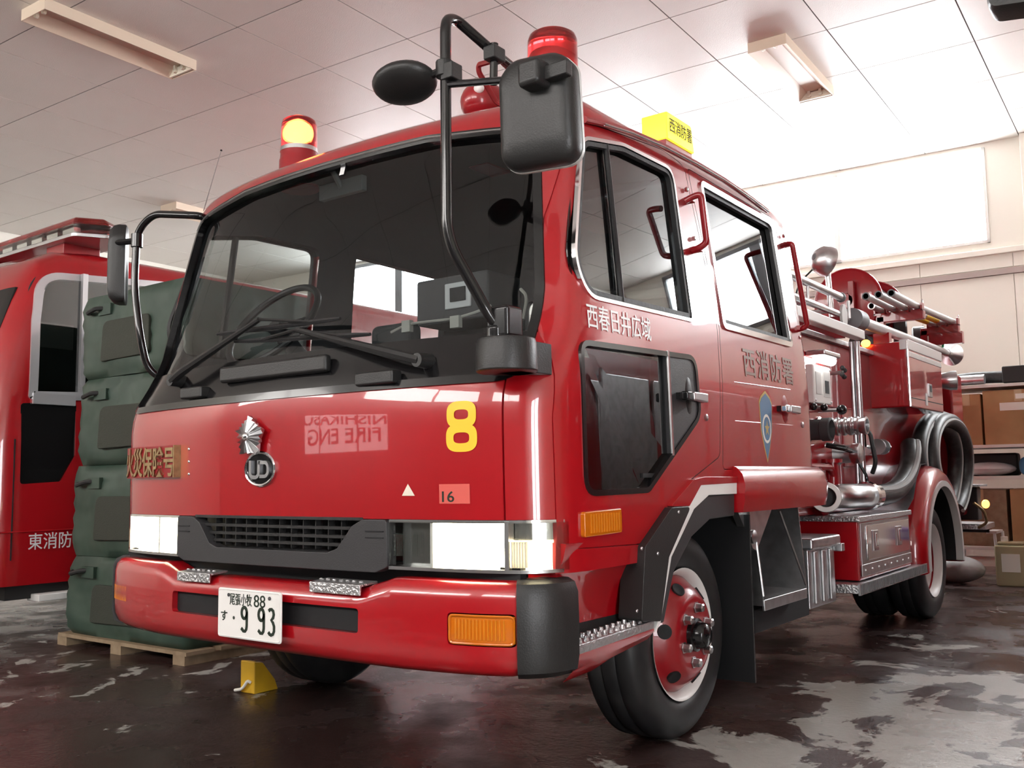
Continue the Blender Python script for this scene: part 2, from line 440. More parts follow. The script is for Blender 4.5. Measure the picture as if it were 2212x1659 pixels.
# front wall with overhead doors (behind the camera; they show as reflections in the paint)
bays = [(-9.9, -5.9), (-5.1, -1.1), (-.3, 3.7)]
fw = MB().box(RX0-.2, RX1+.2, RY0-.2, RY0, 0, RH+.1).mesh()
fw = boolean(fw, [('DIFFERENCE', MB().box(a, b, RY0-.4, RY0+.1, -.1, 2.8)) for a, b in bays]+[('DIFFERENCE', MB().box(a, b, RY0-.4, RY0+.1, 3.0, 4.2)) for a, b in bays])
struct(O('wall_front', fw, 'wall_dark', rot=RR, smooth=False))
def glazed(xa, r): return False
for n, (a, b) in enumerate(bays):
    fr = MB(); cols = 5; rows = 6; cw = (b-a)/cols; rh = 2.8/rows; pa = MB()
    dd = struct(E('door_%d' % (n+2), (0, 0, 0), RR))
    for c in range(cols+1): fr.box(max(a, a+c*cw-.04), min(b, a+c*cw+.04), RY0-.10, RY0-.03, 0, 2.8)
    for r in range(rows+1): fr.box(a, b, RY0-.10, RY0-.03, max(0, r*rh-.04), min(2.8, r*rh+.04))
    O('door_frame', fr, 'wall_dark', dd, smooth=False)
    for c in range(cols):
        for r in range(rows):
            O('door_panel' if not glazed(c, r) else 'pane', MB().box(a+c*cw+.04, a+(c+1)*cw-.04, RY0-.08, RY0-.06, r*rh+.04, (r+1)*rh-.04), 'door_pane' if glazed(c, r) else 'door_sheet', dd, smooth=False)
for n, (a, b) in enumerate(bays):  # unseen glowing transom windows, added to brighten the ceiling
    fr = MB()
    for (p, q, r_, s_) in ((a, b, 3.0, 3.06), (a, b, 4.14, 4.2), (a, a+.06, 3.0, 4.2), (b-.06, b, 3.0, 4.2), ((a+b)/2-.03, (a+b)/2+.03, 3.0, 4.2)): fr.box(p, q, RY0-.12, RY0-.03, r_, s_)
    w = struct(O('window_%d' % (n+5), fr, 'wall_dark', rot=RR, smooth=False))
    O('pane', MB().box(a+.06, (a+b)/2-.03, RY0-.09, RY0-.08, 3.06, 4.14), 'door_pane', w, smooth=False)
    O('pane', MB().box((a+b)/2+.03, b-.06, RY0-.09, RY0-.08, 3.06, 4.14), 'door_pane', w, smooth=False)
BACKT = Matrix(((-1, 0, 0), (0, 0, 1), (0, 1, 0)))   # reads right when looked at from inside the hall
sg = E('door_sign', (0, 0, 0), RR)
tag(sg, 'white lettered panel fixed across the panes of the garage door behind the camera', 'sign')
for (xa_, xb_) in ((-6.75, -6.30), (-6.23, -5.10), (-5.03, -4.30)): O('sign_board', MB().box(xa_, xb_, RY0+.0, RY0+.02, 1.22, 2.02), 'sign_white', sg, smooth=False)
O('lettering', text_mesh('NISHIKASU', 2.5, .26, .004, BACKT, (-5.55, RY0+.024, 1.80), .01), 'interior_dark', sg, smooth=False)
O('lettering', text_mesh('FIRE ENG', 2.2, .26, .004, BACKT, (-5.55, RY0+.024, 1.46), .01), 'interior_dark', sg, smooth=False)

# fluorescent fixtures without tubes, hung open side down below the ceiling
def fixture(xc, yc, label):
    root = E('ceiling_light', (xc*cos(RR)-yc*sin(RR), xc*sin(RR)+yc*cos(RR), RH), RR)
    tag(root, label, 'ceiling light', 'fluorescent fixtures under the ceiling')
    L, W, w, h = .635, .15, .035, .085
    body = MB()
    o_ = [(-W, -L, -.0), (W, -L, -.0), (W, L, -.0), (-W, L, -.0)]
    # reflector: flat tray top, flared sides down to the rim, open below
    top = [(-.07, -L+.02, -.012), (.07, -L+.02, -.012), (.07, L-.02, -.012), (-.07, L-.02, -.012)]
    rim = [(-W, -L, -h), (W, -L, -h), (W, L, -h), (-W, L, -h)]
    rim2 = [(-W-.006, -L-.006, -h), (W+.006, -L-.006, -h), (W+.006, L+.006, -h), (-W-.006, L+.006, -h)]
    topo = [(-W-.006, -L-.006, -.0), (W+.006, -L-.006, -.0), (W+.006, L+.006, -.0), (-W-.006, L+.006, -.0)]
    body.add(top+rim+rim2+topo, [(0, 1, 2, 3), (0, 4, 5, 1), (1, 5, 6, 2), (2, 6, 7, 3), (3, 7, 4, 0), (4, 8, 9, 5), (5, 9, 10, 6), (6, 10, 11, 7), (7, 11, 8, 4), (8, 12, 13, 9), (9, 13, 14, 10), (10, 14, 15, 11), (11, 15, 12, 8), (12, 15, 14, 13)])
    O('reflector', body, 'fixture', root, smooth=False)
    O('end_plate', MB().box(-W+.01, W-.01, L-.035, L-.02, -h+.002, -.02), 'fixture_end', root, smooth=False)
    for sx in (-.05, .05):
        for sy in (-1, 1):
            O('socket', MB().cyl((sx, sy*(L-.06), -.055), (sx, sy*(L-.035), -.055), .018, .018, 12).box(sx-.012, sx+.012, sy*(L-.048)-.012, sy*(L-.048)+.012, -.055, -.012), 'fixture_end', root)
    return root
fixture(-3.95, 1.91, 'unlit cream fluorescent fixture on the ceiling in the upper left corner')
fixture(.14, 5.6, 'unlit cream fluorescent fixture on the ceiling right of the fire engine, near the bright windows')
fixture(-7.45, 5.55, 'far fluorescent fixture on the ceiling just above the bracket of the far mirror')
# ================================================================== FIRE ENGINE
FE = E('fire_engine', (0, 0, 0))
tag(FE, 'red double cab fire engine with lit headlights and yellow number 8 parked in the bay', 'fire engine')

# ---- cab shell: plan outlines stacked in height
ZL = [.68, .80, 1.0, 1.20, 1.26, 1.34, 1.5, 1.7, 1.9, 2.05, 2.13]
YC = [.062, .054, .050, .049, .053, .078, .122, .175, .227, .267, .290]
def yc_of(z): return ss(z, ZL, YC)
def w_of(z): return ss(z, [.6, 1.25, 1.5, 1.8, 2.13], [1.10, 1.10, 1.088, 1.058, 1.018])
XU = [0, .2, .4, .6, .75, .85, .91, .95, .975, .99, 1.0]
LO = [0, .002, .010, .024, .042, .064, .090, .128, .170, .215, .290]
HI = [0, .006, .026, .060, .095, .130, .158, .186, .212, .240, .290]
def bow(u, z):
    t = min(1, max(0, (z-1.15)/.35)); t = t*t*(3-2*t)
    return (1-t)*ss(abs(u), XU, LO) + t*ss(abs(u), XU, HI)*(1-.24*max(0, z-1.5)/.63)
def yf(x, z):
    return yc_of(z)+bow(min(1, abs(x)/w_of(z)), z)
CAB_R = 2.385
def outline(z, ins=0.0, lift=0.0):
    w = w_of(z)-ins; us = [-1, -.997, -.99, -.983, -.975, -.963, -.95, -.93, -.91, -.88, -.85, -.8, -.75, -.675, -.6, -.5, -.4, -.3, -.2, -.1, 0]
    us = us+[-u for u in reversed(us[:-1])]
    pts = [(u*w, yc_of(z)+bow(u, z)+ins+lift, z) for u in us]
    ye = pts[-1][1]; yr = CAB_R-ins
    ny = 14
    side = [(w, ye+(yr-.07-ye)*k/ny, z) for k in range(1, ny+1)]
    cr = [(w-.07+.07*cos(a), yr-.07+.07*sin(a), z) for a in (pi/8, pi/4, 3*pi/8, pi/2)]
    back = [(w*(1-2*k/8)*.93, yr, z) for k in range(1, 8)]
    left = [(-p[0], p[1], p[2]) for p in reversed(cr)]+[(-p[0], p[1], p[2]) for p in reversed(side)]
    return pts+side+cr+back+left
def loft(ins, z0, ztop, roof=True):
    zs = [z0+(ztop-z0)*k/30 for k in range(31)]
    rings = [outline(z, ins) for z in zs]
    if roof:
        base = rings[-1]; cx_, cy_ = 0, 1.30
        for (dz, k_in, fr) in ((.035, .004, .012), (.07, .014, .035), (.10, .032, .07), (.128, .062, .12), (.150, .105, .19), (.168, .17, .28), (.182, .27, .42), (.193, .42, .62), (.199, .62, .80), (.202, .82, .93)):
            ring = []
            for p in base:
                x = p[0]*(1-k_in); fy = (p[1]-cy_)
                y = cy_+fy*(1-(fr if fy < 0 else k_in)*.95)
                ring.append((x, y, ztop+dz-ins*.5))
            rings.append(ring)
    return MB().ring_loft(rings)
outer = loft(0, .68, 2.13).mesh()
inner = loft(.045, .78, 2.10).mesh()

ws_half = [(.985, 1.255), (1.0, 1.5), (.955, 2.115)]
ws_poly = rpoly([(-1.0, 1.252), (1.0, 1.252), (.992, 1.55), (.915, 2.115), (.5, 2.150), (-.5, 2.150), (-.915, 2.115), (-.992, 1.55)], [.07, .07, .3, .09, .3, .3, .09, .3])
# side openings traced on the door plane
def q(px, py, x=None):
    if x is not None: return S(px, py, x)
    x = 1.1
    for _ in range(5):
        y, z = S(px, py, x); x = w_of(z)
    return (y, z)
w1 = rpoly([q(1256, 296), q(1345, 312), q(1452, 366), q(1496, 693), q(1270, 640), q(1240, 560)], [.085, .3, .06, .02, .14, .2])
w2 = rpoly([q(1513, 396), q(1664, 482), q(1708, 745), q(1562, 704)], [.02, .05, .02, .02])
wl = rpoly([q(1252, 735), q(1500, 770), q(1512, 900), q(1400, 1062), q(1264, 1070)], [.05, .06, .08, .06, .06])
door1 = rpoly([q(1221, 1186), q(1212, 900), q(1217, 700), q(1228, 460), q(1241, 300), q(1262, 263), q(1440, 322), q(1480, 356), q(1548, 700), q(1555, 985), q(1490, 1037), q(1440, 1097), q(1384, 1174)], [.02, .2, .3, .3, .1, .03, .05, .05, .3, .04, .05, .1, .05])
door2 = rpoly([q(1488, 362), q(1672, 472), q(1752, 850), q(1757, 1008), q(1562, 1013), q(1553, 700)], [.03, .05, .2, .02, .02, .2])
arch = [q(1408, 1370), q(1412, 1330), q(1428, 1220), q(1470, 1120), q(1530, 1068), q(1600, 1062), (1.66, .60)]
def sidecut(poly, both=True, a=.7, b=1.4):
    m_ = MB().prism(poly, 'x', a, b)
    if both: m_.prism(poly, 'x', -b, -a)
    return m_
shell_ops = [('DIFFERENCE', inner), ('DIFFERENCE', MB().prism(ws_poly, 'y', -.2, .62)), ('DIFFERENCE', sidecut(w1)), ('DIFFERENCE', sidecut(w2)), ('DIFFERENCE', sidecut(wl, False)),
             ('DIFFERENCE', MB().prism(rpoly([(-.55, 1.55), (.55, 1.55), (.55, 1.98), (-.55, 1.98)], .06), 'y', 2.2, 2.6)),
             ('DIFFERENCE', sidecut([(.72, .5), (.72, .66), (.85, .80), (1.02, .935), (1.42, .935), (1.42, .5)], True, .55, 1.4))]
shell = boolean(outer, shell_ops)
def grow(poly, d): return inset_poly(poly, -d)
cabm = boolean(shell.copy(), [('DIFFERENCE', sidecut(grow(door1, .0035), False)), ('DIFFERENCE', sidecut(grow(door2, .0035), False)),
                              ('DIFFERENCE', MB().box(-1.3, 1.3, -.3, .222, .5, .838)), ('DIFFERENCE', MB().box(-1.3, 1.3, 1.38, 2.7, .5, .845)),
                              ('DIFFERENCE', MB().box(.955, .961, -.2, .5, .6, 1.255)), ('DIFFERENCE', MB().box(-.961, -.955, -.2, .5, .6, 1.255))])
d1m = boolean(shell.copy(), [('INTERSECT', sidecut(door1, False))])
d2m = boolean(shell.copy(), [('INTERSECT', sidecut(door2, False))])
def lined(o):
    me = o.data; me.materials.append(MATS['interior'])
    for p in me.polygons:
        c = Vector(p.center)-Vector((0, 1.3, 1.5))
        if p.normal.dot(c) < 0: p.material_index = 1
    return o
lined(O('cab_shell', cabm, 'red', FE, ang=40))
D1 = O('front_door', d1m, 'red', FE, ang=40); D1['label'] = 'front cab door with a slanted lower window'
D2 = O('rear_door', d2m, 'red', FE, ang=40)
lined(D1); lined(D2)

def xs(z): return w_of(z)
def rim_strip(poly, width, proud, x_of=lambda z: w_of(z), depth=.02):
    """a band of trim following a closed outline on the cab side"""
    inn = inset_poly(poly, width); n = len(poly); m_ = MB()
    A = [(x_of(p[1])+proud, p[0], p[1]) for p in poly]; B = [(x_of(p[1])+proud, p[0], p[1]) for p in inn]
    A2 = [(p[0]-depth-proud, p[1], p[2]) for p in A]; B2 = [(p[0]-depth-proud, p[1], p[2]) for p in B]
    m_.add(A+B+A2+B2, [])
    for i in range(n):
        j = (i+1) % n
        m_.f += [(i, j, n+j, n+i), (n+i, n+j, 3*n+j, 3*n+i), (j, i, 2*n+i, 2*n+j)]
    return m_
def pane(poly, x_off, name, material, parent, side=1):
    """flat-ish glass filling an outline on the cab side"""
    m_ = MB(); n = len(poly); cy_ = sum(p[0] for p in poly)/n; cz_ = sum(p[1] for p in poly)/n
    m_.add([(side*(w_of(p[1])+x_off), p[0], p[1]) for p in poly]+[(side*(w_of(p[1])+x_off-.005), p[0], p[1]) for p in poly], [tuple(range(n)), tuple(range(2*n-1, n-1, -1))]+[(i, (i+1) % n, n+(i+1) % n, n+i) for i in range(n)])
    return O(name, m_, material, parent, smooth=False)

# windows of the doors
O('window_trim', rim_strip(grow(w1, .006), .013, .004, depth=.010), 'chrome', D1)
O('window_seal', rim_strip(inset_poly(w1, .010), .016, .000), 'rubber', D1)
pane(grow(w1, .01), -.022, 'window_glass', 'side_glass', D1)
a_, b_ = q(1312, 308), q(1347, 652)
O('window_divider', MB().tube([(w_of(a_[1])-.008, *a_), (w_of(b_[1])-.008, *b_)], .011, 8), 'rubber', D1)
O('window_trim', rim_strip(grow(w2, .012), .024, .008), 'chrome', D2)
O('window_seal', rim_strip(inset_poly(w2, .012), .018, .000), 'rubber', D2)
pane(grow(w2, .01), -.022, 'window_glass', 'side_glass', D2)
O('lower_window_seal', rim_strip(grow(wl, .004), .018, .005), 'black_gloss', D1)
a_, b_ = q(1441, 758), q(1452, 984)
pane(clip_poly(inset_poly(wl, .008), 0, .912, True), -.016, 'lower_window_glass', 'side_glass', D1)
hp = clip_poly(inset_poly(wl, .012), 0, .908, False)
O('handle_panel', MB().ring_loft([[(w_of(p[1])-.03, *p) for p in hp], [(w_of(p[1])+.001, *p) for p in hp]]), 'grey_plastic', D1, ang=30)
O('window_divider', MB().tube([(w_of(a_[1])+.001, *a_), (w_of(b_[1])+.001, *b_)], .008, 8), 'steel', D1)
def door_handle(yc_, zc_, parent, cup):
    h = O('handle', MB().prism(rpoly([(yc_-.09, zc_-.016), (yc_+.055, zc_-.021), (yc_+.055, zc_+.016), (yc_-.09, zc_+.016)], .008), 'x', 1.118, 1.146), 'chrome' if not cup else 'black_gloss', parent, bevel=.006)
    O('handle_face', MB().prism(rpoly([(yc_-.055, zc_-.017), (yc_+.06, zc_-.020), (yc_+.06, zc_+.014), (yc_-.055, zc_+.014)], .007), 'x', 1.142, 1.156), 'steel', h, bevel=.005)
    O('handle_foot', MB().box(1.09, 1.125, yc_-.088, yc_-.05, zc_-.012, zc_+.012).box(1.09, 1.125, yc_+.03, yc_+.05, zc_-.012, zc_+.012), 'black_gloss', h)
hy, hz = q(1500, 857, 1.13); door_handle(hy+.005, hz, D1, True)
hy2, hz2 = q(1708, 884, 1.13); door_handle(hy2, hz2, D2, False)
# recess bowl behind each handle
O('handle_cup', MB().sphere((1.092, hy+.02, hz), .012, .035, .085, 20, 10), 'black_plastic', D1)
O('handle_cup', MB().sphere((1.093, hy2+.01, hz2), .012, .05, .075, 20, 10), 'red_plain', D2)
for (px, py, par) in ((1524, 902, D1), (1732, 918, D2)):
    y_, z_ = q(px, py); O('keyhole', MB().lathe((1.098, y_, z_), (1, 0, 0), [(0, .013), (.008, .013), (.010, .009), (.010, .004)], 16), 'steel', par)
# pressed panel around the rear handle: a raised rounded strip above and below
for (p0, p1) in (((1585, 825), (1706, 842)), ((1588, 909), (1712, 919))):
    a_, b_ = q(*p0), q(*p1)
    O('press_line', MB().tube([(1.099, *a_), (1.099, (a_[0]+b_[0])/2, (a_[1]+b_[1])/2), (1.099, *b_)], [.0015, .0025, .002], 8), 'red', D2)
# grab handles on the pillars
def grab(pts, par, lugs):
    P_ = smooth_path([(w_of(1.75)+d_, *S(px, py, w_of(1.75)+d_)) for px, py, d_ in pts], .035, 6)
    g_ = O('grab_handle', MB().tube(P_, .0125, 12), 'red_enamel', par)
    for (px, py) in lugs:
        y_, z_ = q(px, py); O('handle_bracket', MB().box(w_of(z_)-.004, w_of(z_)+.035, y_-.012, y_+.012, z_-.012, z_+.012), 'red_enamel', g_, bevel=.003)
        O('bolt', MB().lathe((w_of(z_)-.002, y_, z_+(.045 if py < 600 else -.045)), (1, 0, 0), [(0, .009), (.010, .009), (.013, .005)], 6), 'chrome', g_)
grab([(1480, 434, .0), (1496, 425, .028), (1514, 419, .06), (1527, 524, .06), (1510, 536, .03), (1496, 541, .0)], D1, [(1482, 434), (1498, 540)])
grab([(1690, 530, .0), (1700, 527, .03), (1711, 526, .06), (1744, 703, .06), (1732, 711, .03), (1722, 711, .0)], FE, [(1692, 530), (1724, 709)])
def side_warp(eps):
    def f(qv, ez): return Vector((w_of(qv.z)+eps+ez, qv.y, qv.z))
    return f
(ya, za), (yb, zb) = q(1268, 690), q(1404, 708)
O('lettering', text_mesh('西春日井広域', (yb-ya), .082, .0015, SIDE, (1.1, (ya+yb)/2, (za+zb)/2+.003), .006, warp=side_warp(.0016)), 'white_film', D1, smooth=False)
(ya, za), (yb, zb) = q(1606, 790), q(1711, 795)
O('lettering', text_mesh('西消防署', (yb-ya), .125, .0015, SIDE, (1.1, (ya+yb)/2, (za+zb)/2), .012, 1.12, warp=side_warp(.0016)), 'dull_film', D2, smooth=False)
# shield emblem
sy, sz = q(1655, 920)
sh = [(0, -.155), (.028, -.10), (.06, -.02), (.066, .05), (.070, .10), (.050, .125), (.0, .150), (-.050, .125), (-.070, .10), (-.066, .05), (-.06, -.02), (-.028, -.10)]
def shp(k, x0, x1): return MB().prism([(sy+p[0]*k, sz+p[1]*k) for p in sh], 'x', x0, x1)
em = O('shield_emblem', shp(1.0, 1.098, 1.1014), 'shield_gold', D2); em['label'] = 'blue shield emblem with a gold edge'
O('shield_field', shp(.92, 1.1010, 1.1022), 'shield_blue', em)
O('shield_ring', MB().prism([(sy+.046*cos(t*pi/16), sz-.012+.062*sin(t*pi/16)) for t in range(32)], 'x', 1.102, 1.1030), 'paper', em)
O('shield_disc', MB().prism([(sy+.036*cos(t*pi/16), sz-.012+.050*sin(t*pi/16)) for t in range(32)], 'x', 1.1028, 1.1038), 'shield_blue', em)
O('shield_star', MB().prism([(sy+(.026 if t % 2 == 0 else .010)*sin(t*pi/5), sz-.012+(.034 if t % 2 == 0 else .013)*cos(t*pi/5)) for t in range(10)], 'x', 1.1036, 1.1046), 'shield_gold', em)
# amber side marker
(ya, za), (yb, zb) = q(1256, 1106), q(1338, 1150)
sm_ = O('side_marker', MB().prism(rpoly([(ya, za), (yb, za+.004), (yb, zb), (ya, zb-.004)], .01), 'x', 1.09, 1.112), 'amber', FE, bevel=.004)
for k in range(12):
    yk = ya+.03+(yb-ya-.04)*k/12; O('lens_rib', MB().box(1.111, 1.1145, yk, yk+.006, zb+.008, za-.008), 'amber_in', sm_)

# chrome rain gutter and roof
gut = [(1262, 258), (1300, 266), (1360, 285), (1432, 316), (1500, 352), (1560, 387), (1620, 428), (1655, 455)]
gp = [S(*p, w_of(2.12)+.01) for p in gut]
O('rain_gutter', MB().tube([(w_of(2.13)+.012, y_, z_) for y_, z_ in gp], .012, 8), 'red_enamel', FE)
O('gutter_trim', MB().tube([(w_of(2.13)+.022, y_, z_-.008) for y_, z_ in gp[1:]], .005, 6), 'chrome', FE)

# ---- windscreen, seal, black cowl
def front_grid(x0, x1, z0, z1, off, nx=40, nz=16, xw=None):
    rows_ = []
    for k in range(nz+1):
        z = z0+(z1-z0)*k/nz; h = xw(z) if xw else 1
        rows_.append([(x0*h+(x1-x0)*h*i/nx, yf(x0*h+(x1-x0)*h*i/nx, z)+off, z) for i in range(nx+1)])
    m_ = MB(); n = nx+1
    m_.v = [p for r in rows_ for p in r]
    m_.f = [(k*n+i, k*n+i+1, (k+1)*n+i+1, (k+1)*n+i) for k in range(nz) for i in range(nx)]
    return m_
WS = O('windscreen', front_grid(-1.02, 1.02, 1.395, 2.155, .022, xw=lambda z: arr_lerp(z, [1.39, 1.55, 2.15], [.995, .985, .91])), 'windscreen', FE, ang=80)
def ring_on_front(poly, width, proud, dp):
    inn = inset_poly(poly, width); n = len(poly); m_ = MB()
    A = [(p[0], yf(p[0], p[1])-proud, p[1]) for p in poly]; B = [(p[0], yf(p[0], p[1])-proud, p[1]) for p in inn]
    A2 = [(p[0], p[1]+dp, p[2]) for p in A]; B2 = [(p[0], p[1]+dp, p[2]) for p in B]
    m_.v = A+B+A2+B2
    for i in range(n):
        j = (i+1) % n; m_.f += [(i, j, n+j, n+i), (n+i, n+j, 3*n+j, 3*n+i), (j, i, 2*n+i, 2*n+j)]
    return m_
def dense(poly, step=.04):
    out = []
    for i in range(len(poly)):
        a = Vector(poly[i]); b = Vector(poly[(i+1) % len(poly)]); k = max(1, int((b-a).length/step))
        out += [tuple(a+(b-a)*t/k) for t in range(k)]
    return out
wsd = dense(ws_poly)
O('windscreen_seal', ring_on_front(grow(wsd, .006), .026, .006, .04), 'black_gloss', FE, ang=50)
tp_ = sorted([p for p in wsd if p[1] > 2.06], key=lambda p: p[0])
O('seal_trim', MB().tube([(p[0], yf(*p)-.006, p[1]-.004) for p in tp_], .0045, 6), 'steel', FE, ang=50)
O('cowl_panel', front_grid(-1.005, 1.005, 1.245, 1.41, .012, 40, 4), 'black_gloss', FE, ang=60)
for (px, py) in ((575, 828), (660, 815), (800, 800)):
    pass
# washer blocks on the cowl
for (px0, px1, py) in ((760, 842, 820), (380, 425, 850)):
    (x0, z0), (x1, _z) = F(px0, py, .04), F(px1, py, .04)
    O('washer_nozzle', MB().box(x0, x1, yf((x0+x1)/2, z0)-.028, yf((x0+x1)/2, z0)+.02, z0-.022, z0+.022), 'black_plastic', FE, bevel=.008)
# cowl grille lip
(xa, za), (xb, zb) = F(470, 800, .06), F(700, 775, .06)
O('cowl_vent', MB().box(xa, xb, yf(.1, 1.33)-.012, yf(.1, 1.33)+.02, 1.325, 1.385), 'black_plastic', FE, bevel=.012)
# wipers: pivot, arm, blade
def wiper(piv, tip, b0, b1):
    def pt(px, py, off):
        y = .05
        for _ in range(6):
            x, z = F(px, py, y); y = yf(x, z)-off
        return Vector((x, y, z))
    P0, P1, B0, B1 = pt(*piv, .035), pt(*tip, .05), pt(*b0, .018), pt(*b1, .018)
    w = O('wiper', MB().tube(smooth_path([P0, P0*.85+P1*.15+Vector((0, -.012, 0)), P1], .03), [.017]*8+[.009]*1, 8), 'black_plastic', FE)
    O('wiper_pivot', MB().cyl(P0+Vector((0, .05, 0)), P0+Vector((0, -.012, 0)), .026, .022, 16), 'black_plastic', w)
    mid = [B0.lerp(B1, t/8) for t in range(9)]
    O('wiper_blade', MB().tube(mid, [.006]+[.009]*7+[.006], 6), 'rubber', w)
    O('blade_bridge', MB().tube([B0.lerp(B1, .2), P1, B0.lerp(B1, .8)], .006, 6), 'black_plastic', w)
wiper((372, 822), (560, 690), (470, 722), (735, 688))
wiper((905, 778), (640, 712), (508, 738), (800, 722))

# ---- nose: number, emblem, badges, plaque, sticker
def front_warp(eps):
    def f(qv, ez): return Vector((qv.x, yf(qv.x, qv.z)-eps-ez, qv.z))
    return f
def fpt(px, py):
    y = .06
    for _ in range(8):
        x, z = F(px, py, y); y = yf(x, z)
    return x, z
def annulus(c, rx, rz, t, e):    # rounded-rect ring as polygon with hole handled as a strip
    pass
nx_, nz_ = fpt(997, 921); (_, zt_) = fpt(997, 867); (_, zb_) = fpt(997, 977)
(xl_, _), (xr_, _) = fpt(964, 921), fpt(1031, 921)
def eight(cx_, cz_, w_, h_, t_):
    def se(a, b, n, cz0, N=40): return [(cx_+a*math.copysign(abs(cos(2*pi*k/N))**(2/n), cos(2*pi*k/N)), cz0+b*math.copysign(abs(sin(2*pi*k/N))**(2/n), sin(2*pi*k/N))) for k in range(N)]
    m_ = MB()
    for (a, b, cz0) in ((w_/2*.95, h_*.265, cz_+h_*.235), (w_/2, h_*.275, cz_-h_*.225)):
        o_ = se(a, b, 3.0, cz0); i_ = se(a-t_, b-t_*.98, 3.0, cz0); n = len(o_); base = len(m_.v)
        m_.v += [(p[0], yf(*p)-.0022, p[1]) for p in o_]+[(p[0], yf(*p)-.0022, p[1]) for p in i_]
        m_.f += [(base+k, base+(k+1) % n, base+n+(k+1) % n, base+n+k) for k in range(n)]
    return m_
O('fleet_number', eight(nx_, nz_, xr_-xl_, zt_-zb_, (xr_-xl_)*.245), 'yellow_film', FE, smooth=False)['label'] = 'yellow number 8'
# star badge: fluted petals standing off the panel
bx, bz = fpt(551, 944)
by = yf(bx, bz)-.035; R_ = .074
bd = MB(); N_ = 40
ringo = []
for k in range(N_):
    a = 2*pi*k/N_+pi/2; tip = cos(5*a*1-pi/2*5+0)
    r = R_*(.80+.20*max(0, cos(5*(a-pi/2)))**.6) * (1 if k % 2 == 0 else .92)
    ringo.append((bx+r*cos(a), by+(.016 if k % 2 else .002), bz+r*sin(a)))
ringi = [(bx+.014*cos(2*pi*k/N_+pi/2), by-.008+(.004 if k % 2 else 0), bz+.016*sin(2*pi*k/N_+pi/2)) for k in range(N_)]
ringb = [(p[0], by+.02, p[2]) for p in ringo]
bd.ring_loft([ringb, ringo, ringi])
SB = O('fire_badge', bd, 'steel', FE, smooth=False); SB['label'] = 'chrome fire service badge with radiating petals'
O('badge_boss', MB().sphere((bx, by-.008, bz), .015, .008, .015, 16, 8), 'chrome', SB)
O('badge_mount', MB().cyl((bx, by+.01, bz), (bx, by+.06, bz), .03, .03, 16), 'dark', SB)
# round maker's badge
ux, uz = fpt(565, 1013); uy = yf(ux, uz); rw_, rh_ = .083, .062
def ell(a, b, y, N=40): return [(ux+a*cos(2*pi*k/N), y, uz+b*sin(2*pi*k/N)) for k in range(N)]
UB = O('maker_badge', MB().ring_loft([ell(rw_, rh_, uy+.01), ell(rw_, rh_, uy-.008), ell(rw_-.004, rh_-.004, uy-.012), ell(rw_-.009, rh_-.009, uy-.010), ell(rw_-.010, rh_-.010, uy-.005)]), 'chrome', FE)
O('badge_field', MB().ring_loft([ell(rw_-.009, rh_-.009, uy), ell(rw_-.009, rh_-.009, uy-.0055)]), 'black_gloss', UB)
def strip_path(path, t_):
    """a flat ribbon of width t_ along a 2D path"""
    n = len(path); L_, R2 = [], []
    for i in range(n):
        a = Vector(path[max(0, i-1)]); b = Vector(path[min(n-1, i+1)]); d_ = (b-a).normalized(); nn = Vector((-d_.y, d_.x))*t_/2
        p = Vector(path[i]); L_.append(p+nn); R2.append(p-nn)
    return L_, R2
def ribbon(m_, path, t_, y0, y1, c=(0, 0)):
    L_, R2 = strip_path(path, t_); n = len(path)
    rings = [[(c[0]+L_[i].x, y0, c[1]+L_[i].y), (c[0]+R2[i].x, y0, c[1]+R2[i].y), (c[0]+R2[i].x, y1, c[1]+R2[i].y), (c[0]+L_[i].x, y1, c[1]+L_[i].y)] for i in range(n)]
    m_.ring_loft(rings)
mb_ = MB()
Upath = [(-.047, .030), (-.047, .0)]+arc((-.030, -.012), .017, pi, 1.5*pi, 6)+arc((-.018, -.012), .017, 1.5*pi, 2*pi, 6)+[(-.001, .0), (-.001, .030)]
Dpath = [(.000, .026), (.030, .026)]+arc((.030, .012), .016, pi/2, 0, 5)+arc((.030, -.011), .016, 0, -pi/2, 5)+[(.0, -.027)]
Dpath = [(-.001, .022), (.026, .022)]+arc((.030, .004), .018, pi/2, 0, 5)+arc((.030, -.008), .018, 0, -pi/2, 5)+[(.004, -.026)]
ribbon(mb_, Upath, .013, uy-.013, uy-.004, (ux, uz)); ribbon(mb_, Dpath, .012, uy-.013, uy-.004, (ux, uz))
O('badge_letters', mb_, 'steel', UB, smooth=False)
# plaque with cut-out brass characters, wrapped on the far corner
xa, za = fpt(272, 970); xb, zb = fpt(390, 1030)
pz0, pz1 = zb-.002, za-.014; pxa = xb-.43; pxb = xb
PQ = O('insurance_plaque', front_grid(pxa, pxb, pz0, pz1, -.018, 12, 2), 'red_plain', FE); PQ['label'] = 'red plaque with cut-out brass characters'
O('plaque_edge', MB().box(pxb-.006, pxb, yf(pxb, za)-.03, yf(pxb, za)+.004, pz0, pz1), 'brass', PQ)
O('plaque_characters', text_mesh('火災保険号', pxb-pxa-.02, pz1-pz0-.006, .005, FRONT, ((pxa+pxb)/2, 0, (pz0+pz1)/2), .016, .98, warp=front_warp(.0215)), 'brass', PQ, smooth=False)
for k in range(3):
    sx_, sz_ = fpt(409, 970+k*27); O('screw', MB().sphere((sx_, yf(sx_, sz_)-.002, sz_), .006, .004, .006, 10, 6), 'chrome', FE)
